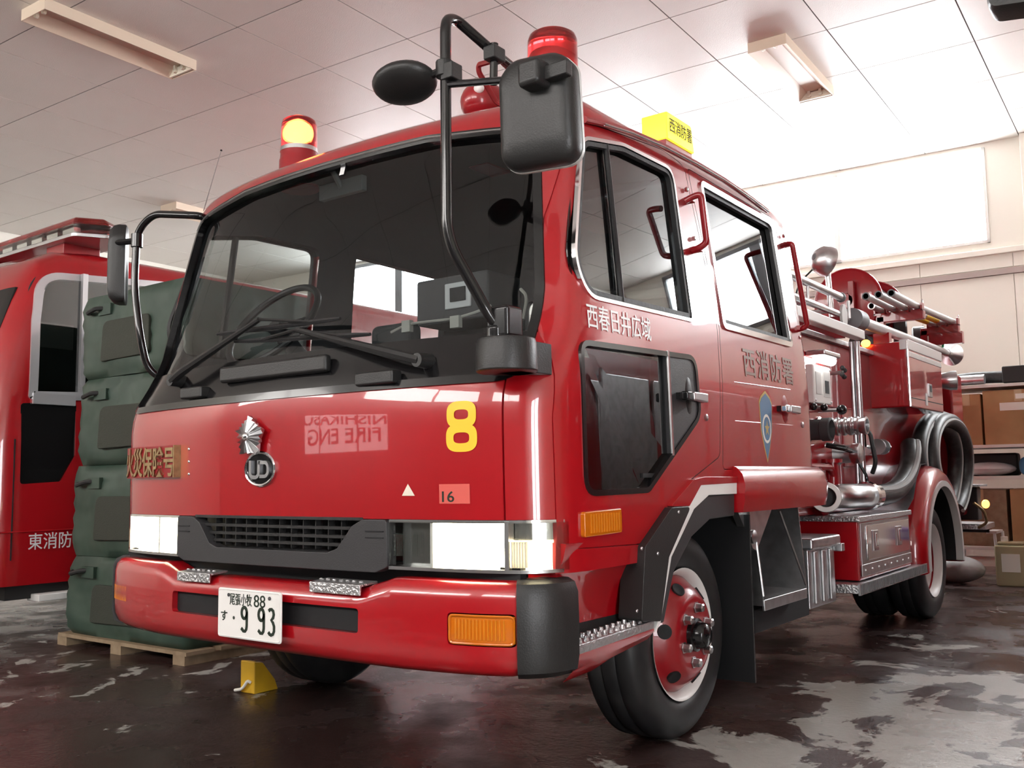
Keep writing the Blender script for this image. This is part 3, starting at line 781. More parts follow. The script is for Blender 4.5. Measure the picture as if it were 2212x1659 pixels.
# inspection sticker and triangle
xa, za = fpt(949, 1046); xb, zb = fpt(1016, 1088)
ST = O('inspection_sticker', front_grid(xa, xb, zb, za, -.0016, 6, 2), 'pale_red_film', FE, smooth=False)
O('sticker_figures', text_mesh('16', (xb-xa)*.40, (za-zb)*.56, .0006, FRONT, (xa+(xb-xa)*.30, 0, zb+(za-zb)*.36), .01, warp=front_warp(.0024)), 'ink_green', ST, smooth=False)
t1, t2, t3 = fpt(869, 1071), fpt(897, 1071), fpt(882, 1045)
O('triangle_sticker', MB().add([(p[0], yf(*p)-.002, p[1]) for p in (t1, t2, t3)], [(0, 1, 2)]), 'cream', FE, smooth=False)
# inspection label on the glass
lx, lz = .0, 0
y_ = .25
for _ in range(6): lx, lz = F(733, 365, y_); y_ = yf(lx, lz)
O('windscreen_label', front_grid(lx-.012, lx+.012, lz-.02, lz+.02, .016, 2, 2), 'white_film', WS, smooth=False)
# ---- headlights
def band(x0, x1, z0, z1, off, off2, nx=24):
    """closed slab following the nose between two depths"""
    m_ = MB(); rings = []
    for i in range(nx+1):
        x = x0+(x1-x0)*i/nx
        rings.append([(x, yf(x, .76)+off, z0), (x, yf(x, .76)+off, z1), (x, yf(x, .76)+off2, z1), (x, yf(x, .76)+off2, z0)])
    return m_.ring_loft(rings)
HZ0, HZ1 = .690, .834
for sgn in (1, -1):
    def X(a, b): return (a, b) if sgn > 0 else (-b, -a)
    HL = E('headlight'); HL.parent = FE
    HL['label'] = 'lit headlight under the number 8' if sgn > 0 else 'lit headlight under the brass plaque'
    O('housing', band(*X(.548, 1.088), HZ0-.004, HZ1+.002, .085, .10), 'dark', HL)
    O('bezel', band(*X(.548, 1.084), HZ1-.006, HZ1+.003, -.004, .06), 'reflector', HL)
    O('bezel', band(*X(.548, 1.080), HZ0-.006, HZ0+.004, -.006, .05), 'steel', HL)
    O('reflector_bowl', band(*X(.556, .700), HZ0+.004, HZ1-.006, .050, .06), 'reflector', HL)
    if sgn > 0:
        O('lamp', band(*X(.712, .957), HZ0+.004, HZ1-.006, .022, .04), 'headlamp', HL)
        O('lamp', band(*X(.972, 1.082), HZ0+.004, HZ0+.088, .022, .04), 'sidelamp', HL)
        O('reflector_bowl', band(*X(.972, 1.082), HZ0+.088, HZ1-.006, .022, .04), 'reflector', HL)
    else:
        O('lamp', band(*X(.600, .957), HZ0+.004, HZ1-.006, .022, .04), 'headlamp', HL)
        O('lamp', band(*X(.972, 1.082), HZ0+.004, HZ0+.10, .022, .04), 'sidelamp', HL)
    O('divider', band(*X(.958, .970), HZ0, HZ1, -.006, .08, 2), 'steel', HL)
    O('divider', band(*X(.701, .711), HZ0, HZ1, .004, .08, 2), 'white_paint', HL)
    O('lens', band(*X(.550, .957), HZ0+.001, HZ1-.003, -.005, -.002), 'clear_glass', HL)
    O('lens', band(*X(.969, 1.088), HZ0+.001, HZ1-.003, -.005, -.002), 'clear_glass', HL)
    for k in range(8):
        xk = .566+.009*k if k < 5 else .640+.009*(k-5)
        O('lens_flute', band(*X(xk, xk+.003), HZ0+.035, HZ1-.04, -.003, .004, 1), 'clear_glass', HL)
    for k in range(6):
        xk = .975+.007*k; O('lens_flute', band(*X(xk, xk+.003), HZ0+.01, HZ0+.085, -.003, .006, 1), 'cream', HL)
# ---- grille between the lights
def nose_prism(poly, y0, y1, step=.05):
    P_ = dense(poly, step); n = len(P_); m_ = MB()
    return m_.ring_loft([[(p[0], yf(p[0], .76)+y1, p[1]) for p in P_], [(p[0], yf(p[0], .76)+y0, p[1]) for p in P_]])
bez = rpoly([(-.545, .836), (-.445, .836), (-.40, .815), (-.335, .742), (-.29, .728), (.29, .728), (.335, .742), (.40, .815), (.445, .836), (.545, .836), (.548, .690), (.50, .672), (-.50, .672), (-.548, .690)], .012, 3)
GR = E('grille'); GR.parent = FE
O('grille_bezel', nose_prism(bez, -.014, .03), 'grey_plastic', GR, bevel=.005, ang=40)
O('grille_recess', band(-.44, .44, .69, .838, .05, .06, 8), 'dark', GR)
O('grille_hood', band(-.44, .44, .832, .842, -.004, .05, 8), 'black_plastic', GR)
for z_, a_ in ((.806, .40), (.778, .37), (.752, .34)):
    O('grille_slat', band(-a_, a_, z_-.005, z_+.005, .008, .035, 10), 'black_plastic', GR)
for k in range(12):
    xk = -.33+.06*k; O('grille_rib', band(xk-.002, xk+.002, .735, .83, .012, .04, 1), 'black_plastic', GR)
for sg in (-1, 1):
    for zz in (.800, .780): O('bezel_groove', band(*((.46, .535) if sg > 0 else (-.535, -.46)), zz-.002, zz+.002, -.0165, -.012, 2), 'dark', GR)
O('dark_gap_panel', MB().box(-1.0, 1.0, .14, .17, .42, .70), 'dark', FE)  # added dark panel that hides the underside in the gap below the headlights

# ---- bumper
PXS = [0, .2, .4, .6, .75, .88, .97, 1.035, 1.075, 1.10, 1.112]
PYS = [-.008, -.006, -.002, .008, .022, .044, .070, .105, .145, .195, .262]
def plan_pts(off=0.0, n=60, x_from=0.0):
    pts = []
    raw = [(PXS[i], PYS[i]) for i in range(len(PXS))]
    # arc-length samples of the smooth half plan
    den = []
    for i in range(len(raw)-1):
        for k in range(8):
            t = k/8; x = raw[i][0]+(raw[i+1][0]-raw[i][0])*t
            den.append((x, ss(x, PXS, PYS) if raw[i+1][0]-raw[i][0] > .012 else raw[i][1]+(raw[i+1][1]-raw[i][1])*t))
    den.append(raw[-1])
    return den
half = plan_pts()
full = [(-x, y) for x, y in reversed(half[1:])]+half
def sweep(path, section):
    rings = []
    for i, p in enumerate(path):
        a = Vector(path[max(0, i-1)]); b = Vector(path[min(len(path)-1, i+1)]); t = (b-a).normalized(); nrm = Vector((t.y, -t.x))   # outward
        sec = section(p) if callable(section) else section
        rings.append([(p[0]+nrm.x*d_, p[1]+nrm.y*d_, z_) for d_, z_ in sec])
    return MB().ring_loft(rings)
def bsec(p):
    ax = abs(p[0]); top = arr_lerp(ax, [0, .48, .60, 1.2], [.630, .630, .664, .666]); bot = arr_lerp(ax, [0, .6, 1.0, 1.12], [.395, .392, .396, .41])
    return [(-.11, bot+.01), (-.07, bot-.003), (-.035, bot+.002), (-.014, bot+.02), (-.003, bot+.05), (0, bot+.085), (.002, (top+bot)/2), (0, top-.05), (-.006, top-.025), (-.022, top-.007), (-.045, top), (-.11, top-.002)]
bm_ = sweep([p for p in full if abs(p[0]) < 1.062], bsec).mesh()
slot = rpoly([(-.482, .492), (.482, .492), (.482, .567), (-.482, .567)], .014)
bm_ = boolean(bm_, [('DIFFERENCE', MB().prism(slot, 'y', -.2, .06)), ('DIFFERENCE', MB().prism(rpoly([(.815, .484), (1.018, .484), (1.018, .576), (.815, .576)], .015), 'y', -.2, .14))])
BP = O('bumper', bm_, 'red', FE, ang=45)
O('bumper_slot', MB().box(-.481, .481, .022, .058, .4925, .5665), 'dark', BP)
for sgn in (1, -1):
    path = [p for p in half if p[0] >= 1.012]
    path = [(sgn*x, y) for x, y in path]
    if sgn < 0: path = list(reversed(path))
    csec = [(-.10, .40), (-.03, .392), (.0, .41), (.008, .45), (.010, .54), (.008, .63), (-.004, .658), (-.03, .669), (-.10, .668)]
    c_ = O('bumper_corner', sweep(path, csec), 'black_plastic', BP, bevel=.006, ang=50)
    if sgn > 0: c_['label'] = 'black moulded bumper corner'
# amber lamps in the bumper
for sgn in (1, -1):
    x0, x1 = .822, 1.012; m_ = MB(); rings = []
    for i in range(9):
        x = x0+(x1-x0)*i/8; y = ss(x, PXS, PYS)
        rings.append([(sgn*x, y+.045, .491), (sgn*x, y+.045, .569), (sgn*x, y+.004, .569), (sgn*x, y+.001, .560), (sgn*x, y+.001, .50), (sgn*x, y+.004, .491)])
    IL = O('indicator_lamp', m_.ring_loft(rings), 'amber', BP, bevel=.004)
    for k in range(14):
        x = x0+.02+(x1-x0-.035)*k/14; y = ss(x, PXS, PYS)
        O('lens_rib', MB().box(sgn*x-.0022, sgn*x+.0022, y-.0015, y+.003, .502, .558), 'amber_in', IL)
    if sgn < 0: continue
    fr_ = MB()
    pts_ = [(x0, .491), (x1, .491), (x1, .569), (x0, .569)]
    fr_.tube([(sgn*p[0], ss(p[0], PXS, PYS)-.0005, p[1]) for p in dense(rpoly(pts_, .014), .03)], .004, 6, closed=True)
    O('lamp_rim', fr_, 'amber', IL)
# tread-plate tabs
for (p0, p1, py) in ((373, 443, 1243), (658, 767, 1268)):
    x0, _ = F(p0, py, -.03); x1, _ = F(p1, py, -.03); xm = (x0+x1)/2; y_ = ss(abs(xm), PXS, PYS)
    tb = O('tread_tab', MB().prism([(y_-.009, .607), (y_-.009, .640), (y_+.07, .646), (y_+.07, .638), (y_+.0, .633), (y_-.003, .607)], 'x', x0, x1), 'tread', BP, bevel=.002)
    for k in range(int((x1-x0)/.03)):
        xx = x0+.015+k*.03; O('tread_stud', MB().sphere((xx, y_+.03, .645), .010, .006, .004, 8, 4), 'tread', tb)
# number plate
pl = MB().prism(rpoly([(-.165, .4355), (.165, .4355), (.165, .6005), (-.165, .6005)], .012), 'y', -.034, -.029)
LP = O('number_plate', pl, 'white_plate', FE, bevel=.0015)
O('plate_bracket', MB().box(-.06, .06, -.030, .01, .45, .58), 'dark', LP)
fr_ = MB().tube([(p[0], -.0345, p[1]) for p in dense(rpoly([(-.160, .4405), (.160, .4405), (.160, .5955), (-.160, .5955)], .012), .03)], .0018, 6, closed=True)
O('plate_rim', fr_, 'white_plate', LP)
def ptext(s, x, z, sx, sz, bold=.0): O('plate_lettering', text_mesh(s, sx, sz, .0012, FRONT, (x, -.0348, z), bold), 'ink_green', LP, smooth=False)
ptext('尾張小牧', -.042, .5655, .116, .040, .006); ptext('88', .056, .5655, .058, .040, .0)
ptext('す', -.130, .507, .034, .034, .014)
O('plate_lettering', MB().sphere((-.078, -.0345, .503), .006, .001, .006, 12, 6), 'ink_green', LP)
def digit(path, t_): 
    m_ = MB(); ribbon(m_, path, t_, -.0360, -.034, (0, 0)); O('plate_lettering', m_, 'ink_green', LP, smooth=False)
def nine(cx_):
    c = (cx_, .523); a_, b_ = .0135, .0185
    loop = [(c[0]+a_*cos(t), c[1]+b_*sin(t)) for t in [2*pi*k/20 for k in range(21)]]
    digit(loop, .0105)
    digit([(cx_+a_, .528), (cx_+a_, .480), (cx_+a_-.002, .470), (cx_+a_-.008, .463), (cx_+a_-.017, .463), (cx_-a_-.001, .472)], .0105)
nine(-.022); nine(.066)
three = [(.104, .538), (.110, .543), (.118, .544), (.126, .539), (.129, .528), (.126, .517), (.117, .509), (.125, .502), (.131, .490), (.131, .475), (.126, .465), (.116, .461), (.108, .464), (.103, .470)]
digit(three, .0105)
for sx in (-.105, .108): O('plate_bolt', MB().lathe((sx, -.0345, .578), (0, -1, 0), [(0, .006), (.003, .006), (.005, .003)], 12), 'interior', LP)
tr_ = MB()

# ---- front step under the door
sp = MB(); rings = []
for k in range(13):
    y_ = .235+(.735-.235)*k/12
    rings.append([(1.098, y_, .765), (1.085, y_, .72), (1.055, y_, .66), (1.03, y_, .60), (1.02, y_, .54), (1.018, y_, .47), (.96, y_, .47), (.96, y_, .78)])
O('step_well', sp.ring_loft(rings), 'red', FE, ang=50)
ST_ = E('front_step'); ST_.parent = FE
O('step_tread', MB().prism(rpoly([(.245, .447), (.725, .463), (.725, .489), (.245, .475)], .004), 'x', 1.0, 1.115), 'tread', ST_, bevel=.004)
for k in range(13):
    for r in range(2):
        yy = .262+.036*k; O('grip_tooth', MB().cyl((1.095-.035*r, yy, .470+.018*(k/13)), (1.095-.035*r, yy, .489+.014*(k/13)), .010, .006, 8), 'tread', ST_)
O('step_skirt', MB().ring_loft([[(1.112, .25, .447), (1.112, .45, .455), (1.112, .725, .465), (1.112, .725, .455)], [(1.10, .25, .40), (1.10, .45, .405), (1.10, .70, .43), (1.10, .725, .44)], [(1.06, .26, .365), (1.06, .42, .372), (1.06, .62, .405), (1.06, .70, .43)]]), 'red', ST_, ang=50)
O('step_back', MB().box(1.0, 1.022, .23, .70, .475, .512), 'black_plastic', ST_)

# ---- wheel arch trim (traced polygons on the side plane)
def sp_poly(pts, x0, x1, name, m_, r=0, bevel=.004):
    P_ = [S(*p) for p in pts]
    if r: P_ = rpoly(P_, r)
    return O(name, MB().prism(P_, 'x', x0, x1), m_, FE, bevel=bevel)
sp_poly([(1370, 1341), (1378, 1180), (1436, 1096), (1478, 1094), (1430, 1203), (1412, 1341)], 1.04, 1.128, 'arch_flare', 'black_plastic', .012, .010)
sp_poly([(1438, 1094), (1488, 1036), (1512, 1030), (1583, 1030), (1583, 1043), (1504, 1048), (1479, 1093)], 1.04, 1.120, 'arch_cap', 'red', .005, .006)
sp_poly([(1405, 1366), (1411, 1341), (1429, 1203), (1479, 1094), (1504, 1047), (1583, 1042), (1583, 1067), (1522, 1070), (1490, 1100), (1441, 1203), (1417, 1345)], 1.04, 1.118, 'arch_edging', 'white_paint', 0, .003)
sp_poly([(1417, 1345), (1441, 1203), (1490, 1100), (1522, 1070), (1583, 1067), (1583, 1114), (1530, 1122), (1490, 1160), (1452, 1235), (1430, 1345)], 1.00, 1.108, 'arch_lip', 'grey_plastic', 0, .006)
for (px, py) in ((1386, 1185), (1376, 1320), (1466, 1106), (1421, 1196)):
    y_, z_ = S(px, py, 1.128); O('trim_screw', MB().sphere((1.128, y_, z_), .004, .006, .006, 8, 6), 'steel', FE)
O('wheel_house', MB().box(.56, .60, .70, 1.62, .30, .97).box(.58, 1.09, .72, 1.60, .955, .97).box(.58, 1.0, .70, .73, .45, .96), 'dark', FE)
O('wheel_house', MB().box(-.60, -.56, .70, 1.62, .30, .97).box(-1.09, -.58, .72, 1.60, .955, .97), 'dark', FE)
# sill below the rear door
SL = [(1.03, .985), (1.075, 1.000), (1.115, .992), (1.140, .965), (1.150, .92), (1.146, .86), (1.135, .815), (1.03, .815)]
sl = MB(); rings = []
for y_, k in ((1.425, 1), (1.44, 1), (2.2, 1), (2.36, 1), (2.41, .95), (2.44, .80), (2.455, .55)):
    rings.append([(1.03+(x-1.03)*k, y_, .905+(z-.905)*(k if k < .9 else 1)) for x, z in SL])
O('rear_sill', sl.ring_loft(rings), 'red', FE, ang=50)
O('sill_bracket', MB().prism([S(1600, 1108, 1.08), S(1672, 1100, 1.08), S(1640, 1190, 1.08), S(1632, 1185, 1.08)], 'x', 1.04, 1.07), 'alu', FE)
y_, z_ = S(1632, 1160, 1.085); O('sill_pivot', MB().lathe((1.07, y_, z_), (1, 0, 0), [(0, .028), (.012, .028), (.016, .02)], 20), 'alu', FE)

# ---- wheels
def wheel(xf, yc_, zc_, R_, sgn, front, label):
    root = E('wheel', (xf*sgn, yc_, zc_)); put(root, FE)
    root['label'] = label
    W = .215; ax = (sgn, 0, 0); N = 56
    def l(name, prof, m_, n=N, par=root, **k):
        o = O(name, MB().lathe((0, 0, 0), ax, prof, n, False, False), m_, par, ang=50, **k); return o
    prof = [(-.02, .232), (.000, .245), (.010, .275), (.012, .31), (.004, R_-.035), (-.012, R_-.012), (-.03, R_-.001), (-.06, R_), (-.075, R_-.008), (-.085, R_), (-.125, R_), (-.135, R_-.008), (-.15, R_), (-.185, R_-.001), (-.205, R_-.02), (-W, R_-.06), (-W-.005, .29), (-W, .24), (-W+.03, .225)]
    ty = l('tyre', prof, 'tyre')
    # shoulder blocks
    for k in range(40):
        a = 2*pi*k/40; c, s_ = cos(a), sin(a)
        pass
    if front:
        l('rim', [(-.035, .214), (-.010, .222), (.002, .236), (.006, .240), (.004, .234), (-.008, .226), (-.02, .216), (-.06, .205), (-.20, .205)], 'white_paint')
        l('wheel_disc', [(-.05, .208), (-.030, .212), (-.015, .200), (.020, .175), (.045, .148), (.052, .130), (.050, .112), (.046, .060), (.046, .0)], 'red_enamel')
        hub = l('hub', [(.040, .062), (.062, .060), (.066, .050), (.095, .044), (.104, .034), (.108, .0)], 'black_gloss', 28)
        npos, hpos = .098, .178
        for k in range(6):
            a = 2*pi*k/6+.35
            O('wheel_nut', MB().lathe((sgn*.044, npos*cos(a), npos*sin(a)), ax, [(0, .022), (.010, .022), (.010, .017), (.034, .016), (.038, .010)], 6), 'steel', root, smooth=False)
            a2 = a+pi/6; nrm = Vector((.72, .69*cos(a2), .69*sin(a2))).normalized()
            c = Vector((.020, hpos*cos(a2), hpos*sin(a2)))
            O('vent_hole', MB().lathe((c.x*sgn, c.y, c.z), (nrm.x*sgn, nrm.y, nrm.z), [(-.012, .026), (.0025, .026), (.0028, .020), (.001, .016)], 18), 'dark', root)
    else:
        l('rim', [(-.19, .190), (-.15, .200), (-.06, .206), (-.02, .216), (-.006, .226), (.004, .236), (.006, .241), (-.002, .242), (-.02, .236)], 'white_paint')
        l('wheel_disc', [(-.045, .2075), (-.10, .2045), (-.14, .188), (-.155, .15), (-.15, .09), (-.12, .075), (-.08, .07), (-.075, .0)], 'red_plain')
        for k in range(6):
            a = 2*pi*k/6; O('wheel_nut', MB().lathe((-sgn*.15, .11*cos(a), .11*sin(a)), ax, [(0, .018), (.03, .016)], 6), 'steel', root, smooth=False)
    return root
WR = .378
wheel(.995, 1.158, WR, WR, 1, True, 'front wheel below the cab door')
wheel(.995, 1.158, WR, WR, -1, True, 'front wheel on the far side')
wheel(1.045, 4.74, WR, WR, 1, False, 'outer rear wheel under the round fender')
wheel(.795, 4.74, WR, WR, 1, False, 'inner rear wheel beside the outer one')
wheel(1.045, 4.74, WR, WR, -1, False, 'rear wheel on the far side')
O('front_axle', MB().cyl((-.85, 1.158, WR), (.85, 1.158, WR), .06, .06, 16).cyl((-.9, 4.74, WR), (.9, 4.74, WR), .08, .08, 16).sphere((0, 4.74, WR), .2), 'chassis', FE)
O('chassis_frame', MB().box(-.42, -.34, .2, 5.9, .52, .72).box(.34, .42, .2, 5.9, .52, .72).box(-.4, .4, .5, .6, .5, .7).box(-.3, .3, .9, 2.2, .42, .9).box(-.55, .55, 2.4, 4.0, .5, .75), 'chassis', FE, bevel=.01)
O('mud_flap', MB().box(.62, 1.092, 1.585, 1.597, .135, .86), 'mudflap', FE)
O('flap_bracket', MB().box(.62, 1.10, 1.575, 1.61, .80, .84), 'steel', FE)

# ---- nearside mirror assembly on a bent pole
MA = E('mirror_assembly'); MA.parent = FE; MA['label'] = 'bent pole with a big mirror and a round mirror in front of the pillar'
Yp = -.045
def pp(px, py, y=Yp): return hit(px, py, 'y', y)
base_c = pp(1085, 760, .055)
O('mirror_base', MB().lathe((base_c.x, .075, 1.262), (0, 0, 1), [(0, .085), (.004, .090), (.085, .088), (.098, .084), (.104, .03)], 28).box(base_c.x-.03, base_c.x+.06, .06, .22, 1.262, 1.355), 'black_plastic', MA, bevel=.006)
O('pole_socket', MB().box(base_c.x-.045, base_c.x+.035, .035, .115, 1.36, 1.455).cyl((base_c.x-.02, .055, 1.355), (base_c.x-.02, .055, 1.40), .03, .03, 16), 'black_gloss', MA, bevel=.012)
P0 = Vector((base_c.x-.02, .050, 1.405))
pole = [P0, Vector((P0.x-.012, .025, 1.44)), pp(965, 515), pp(962, 60, Yp), pp(966, 42, Yp+.02), pp(985, 42, Yp+.07), pp(1060, 108, .15), pp(1110, 150, .30)]
PL = O('mirror_pole', MB().tube(smooth_path(pole, .07, 8), .0165, 12), 'black_gloss', MA)
pz = pp(960, 150)
O('pole_clamp', MB().cyl((pz.x, pz.y, pz.z-.025), (pz.x, pz.y, pz.z+.025), .026, .026, 16).box(pz.x, pz.x+.045, pz.y-.02, pz.y+.03, pz.z-.04, pz.z+.01), 'black_plastic', PL, bevel=.004)
a_ = pp(962, 183); b_ = pp(1150, 168)
O('mirror_arm', MB().tube([a_, b_], .0105, 10), 'black_gloss', PL)
# big mirror: rounded shell, back towards the camera
mc = pp(1166, 243, Yp+.05); mw, mh = .117, .156
prof2 = rpoly([(-mw, -mh), (mw, -mh), (mw*.97, mh*.7), (mw*.62, mh), (-mw*.62, mh), (-mw*.97, mh*.7)], [.055, .055, .05, .08, .08, .05], 6)
rings = []
mrot = Matrix.Rotation(radians(12), 3, 'Z') @ Matrix.Rotation(radians(4), 3, 'X')
for (d_, k) in ((-.050, .55), (-.046, .78), (-.038, .90), (-.022, .975), (.0, 1.0), (.028, 1.0), (.034, .985)):
    rings.append([mc+mrot @ Vector((p[0]*k, d_, p[1]*k)) for p in prof2])
MR = O('main_mirror', MB().ring_loft(rings), 'black_plastic', MA, ang=60)
O('mirror_glass', MB().ring_loft([[mc+mrot @ Vector((p[0]*.93, .033, p[1]*.93)) for p in prof2], [mc+mrot @ Vector((p[0]*.93, .036, p[1]*.93)) for p in prof2]]), 'mirror_glass', MR)
O('mirror_edge', MB().ring_loft([[mc+mrot @ Vector((p[0]*1.012, .018, p[1]*1.012)) for p in prof2], [mc+mrot @ Vector((p[0]*1.012, .032, p[1]*1.012)) for p in prof2]]), 'grey_trim', MR)
mk = pp(1158, 165, Yp-.01)
O('mirror_knuckle', MB().box(mk.x-.036, mk.x+.036, Yp-.055, Yp+.02, mk.z-.038, mk.z+.038), 'black_plastic', MR, bevel=.016)
O('knuckle_plate', MB().box(mk.x+.03, mk.x+.105, Yp-.02, Yp+.01, mk.z-.022, mk.z+.018), 'black_plastic', MR, bevel=.004)
# round downward mirror
rc = pp(874, 180, Yp-.02)
rrot = Matrix.Rotation(radians(-6), 3, 'Y') @ Matrix.Rotation(radians(-14), 3, 'X')
RM = O('round_mirror', MB().sphere(rc, .108, .088, .040, 32, 14, rrot), 'black_plastic', MA, ang=80)
O('mirror_stalk', MB().tube([rc+Vector((.07, .01, 0)), pz], .012, 8), 'black_plastic', RM)
O('mirror_glass', MB().sphere(rc+rrot @ Vector((0, 0, .010)), .098, .078, .035, 28, 6, rrot, lo=pi/7, hi=pi/2), 'mirror_glass', RM)
# stay: clamp on the arch and a Z-bent rod down to the roof edge
c1 = pp(1068, 118, .15); c2 = pp(1066, 182, .15)
O('mirror_stay', MB().tube([c1+Vector((0, 0, .035)), c2], .013, 10), 'black_gloss', MA)
O('pole_clamp', MB().box(c1.x-.022, c1.x+.022, c1.y-.03, c1.y+.03, c1.z-.022, c1.z+.022), 'black_plastic', MA, bevel=.005)
O('mirror_stay', MB().tube(smooth_path([pp(1070, 130, .15), pp(1034, 140, .17), pp(1034, 155, .18), pp(1074, 225, .27), Vector((.93, .33, 2.15))], .02), .009, 8), 'red_enamel', MA)
# ---- far mirror
MB2 = E('mirror_assembly'); MB2.parent = FE; MB2['label'] = 'black bracket with a slim mirror on the far pillar'
Yq = .30
fp = [Vector((-1.09, .50, 1.40)), pp(322, 810, Yq+.05), pp(304, 735, Yq), pp(290, 620, Yq), pp(296, 500, Yq), pp(330, 462, Yq+.02), pp(440, 466, .36), Vector((-.98, .47, 2.14))]
O('mirror_pole', MB().tube(smooth_path(fp, .09, 8), .0165, 12), 'black_gloss', MB2)
fm = pp(257, 572, Yq+.02); 
rings = []
fr2 = Matrix.Rotation(radians(-38), 3, 'Z')
prof3 = rpoly([(-.115, -.185), (.115, -.185), (.115, .12), (.075, .185), (-.075, .185), (-.115, .12)], .05, 5)
for (d_, k) in ((-.045, .6), (-.038, .86), (-.020, .97), (.0, 1.0), (.028, 1.0), (.034, .98)):
    rings.append([fm+fr2 @ Vector((p[0]*k*.62, d_, p[1]*k)) for p in prof3])
FM = O('main_mirror', MB().ring_loft(rings), 'black_plastic', MB2, ang=60)
a_ = pp(250, 525, Yq-.02); b_ = pp(296, 520, Yq)
O('mirror_arm', MB().tube([a_, b_], .014, 10), 'black_gloss', FM)
O('pole_clamp', MB().cyl((b_.x, b_.y, b_.z-.03), (b_.x, b_.y, b_.z+.03), .026, .026, 16), 'black_gloss', FM)

# ---- roof equipment
def roof_z(x, y):
    u = abs(x)/1.055; return 2.13+.202-.07*u*u-.05*max(0, (.75-y))/.45 - (.06 if u > .85 else 0)
def beacon(px, py_top, py_bot, y, r, label, lit):
    t_ = hit(px, py_top, 'y', y); b_ = hit(px, py_bot, 'y', y); x = b_.x
    root = E('beacon', (x, y, b_.z)); put(root, FE); root['label'] = label
    h = t_.z-b_.z
    O('beacon_foot', MB().lathe((0, 0, 0), (0, 0, 1), [(-.12, r*1.12), (0.005, r*1.08), (.012, r*1.04), (.045, r*1.02)], 32), 'red_enamel', root)
    O('beacon_collar', MB().lathe((0, 0, 0), (0, 0, 1), [(.043, r*1.05), (.062, r*1.03)], 32), 'chrome', root)
    g_ = O('beacon_dome', MB().lathe((0, 0, 0), (0, 0, 1), [(.062, r), (h-.03, r*.98), (h-.012, r*.92), (h-.003, r*.78), (h, r*.4)], 32, False), 'red_lens', root, ang=50)
    if lit:
        v = (CAM-Vector((x, y, b_.z+.13))).normalized(); v.z *= .3; v.normalize()
        v = Matrix.Rotation(radians(-12), 3, 'Z') @ v
        O('beacon_reflector', MB().lathe((-v.x*.02, -v.y*.02, .062+(h-.062)*.5), v, [(0, .02), (.01, .045), (.03, .058), (.032, .056), (.012, .04), (.004, .0)], 24), 'reflector', root)
        O('beacon_bulb', MB().lathe((-v.x*.02, -v.y*.02, .062+(h-.062)*.5), v, [(.030, .050), (.033, .048), (.036, .0)], 24), 'beacon_lamp', root)
    else:
        O('beacon_reflector', MB().lathe((0, 0, .062+(h-.062)*.5), (-.7, .7, 0), [(0, .02), (.01, .045), (.03, .058), (.032, .056), (.012, .04)], 24), 'reflector', root)
    return root
beacon(646, 258, 352, .62, .079, 'lit red rotating beacon above the windscreen', True)
beacon(1196, 73, 235, .70, .094, 'tall red beacon behind the big mirror', False)
sc = hit(1050, 228, 'y', 1.0)
SR = E('siren', (sc.x, sc.y, sc.z)); put(SR, FE); SR['label'] = 'red domed siren on the roof'
O('siren_body', MB().sphere((0, 0, 0), .095, .13, .095, 28, 14).box(-.05, .05, -.06, .1, -.28, 0), 'red_enamel', SR, ang=60)
O('siren_lamp', MB().sphere((.045, -.105, .03), .024, .02, .024, 14, 8), 'white_paint', SR)
# yellow lit station box near the roof edge
yb0, zb0 = S(1441, 280, .87); yb1, zb1 = S(1500, 318, .87)
YB = E('station_light', (.80, (yb0+yb1)/2, zb0-.035)); put(YB, FE); YB['label'] = 'yellow lit box with the station name'
ly = (yb1-yb0)/2
bx_ = rpoly([(-ly, 0), (ly, 0), (ly*.82, .118), (-ly*1.0, .118)], [.004, .004, .02, .012])
O('light_box', MB().ring_loft([[(-.05, p[0], p[1]) for p in bx_], [(.065, p[0], p[1]) for p in bx_], [(.07, p[0]*.97, p[1]*.97+.001) for p in bx_]]), 'yellow_box', YB, bevel=.006)
O('lettering', text_mesh('西消防署', ly*1.62, .062, .0015, SIDE, (.0722, -.004, .066), .0), 'interior_dark', YB, smooth=False)
O('light_base', MB().box(-.05, .06, -ly*.95, ly*.95, -.10, .001), 'red_enamel', YB)
# thin antenna at the far front corner
a0 = hit(440, 455, 'y', .45); a1 = hit(478, 325, 'y', .62)
AN = O('antenna', MB().tube([a0, a1], [.0025, .0015], 6), 'steel', FE)
O('antenna_tip', MB().sphere(a1, .005), 'dark', AN)
for (xr, yr) in ((.55, 1.75),):
    O('roof_hatch', MB().prism(rpoly([(.05, 1.55), (.88, 1.55), (.88, 2.2), (.05, 2.2)], .08), 'z', 2.24, 2.345), 'red', FE, bevel=.03, seg=3)

# ---- cab interior
O('dashboard', MB().prism(rpoly([(.30, .80), (.66, .80), (.66, 1.22), (.58, 1.36), (.34, 1.385)], .03), 'x', -1.0, 1.0), 'interior_dark', FE)
O('instrument_hood', MB().prism(rpoly([(.40, 1.34), (.66, 1.34), (.64, 1.44), (.48, 1.45)], .03), 'x', -.78, -.28), 'interior_dark', FE)
sw = pp(590, 702, .52)
SWH = E('steering_wheel', sw); put(SWH, FE)
srot = Matrix.Rotation(radians(52), 3, 'X')
O('wheel_rim', MB().tube([srot @ Vector((.23*cos(2*pi*k/40), .23*sin(2*pi*k/40), 0)) for k in range(40)], .015, 10, closed=True), 'black_plastic', SWH)
O('wheel_spoke', MB().tube([srot @ Vector((-.2, 0, 0)), srot @ Vector((0, 0, -.02)), srot @ Vector((.2, 0, 0))], .013, 8), 'black_plastic', SWH)
O('steering_column', MB().tube([Vector((0, 0, 0)), srot @ Vector((0, .0, -.35))], .035, 12), 'interior_dark', SWH)
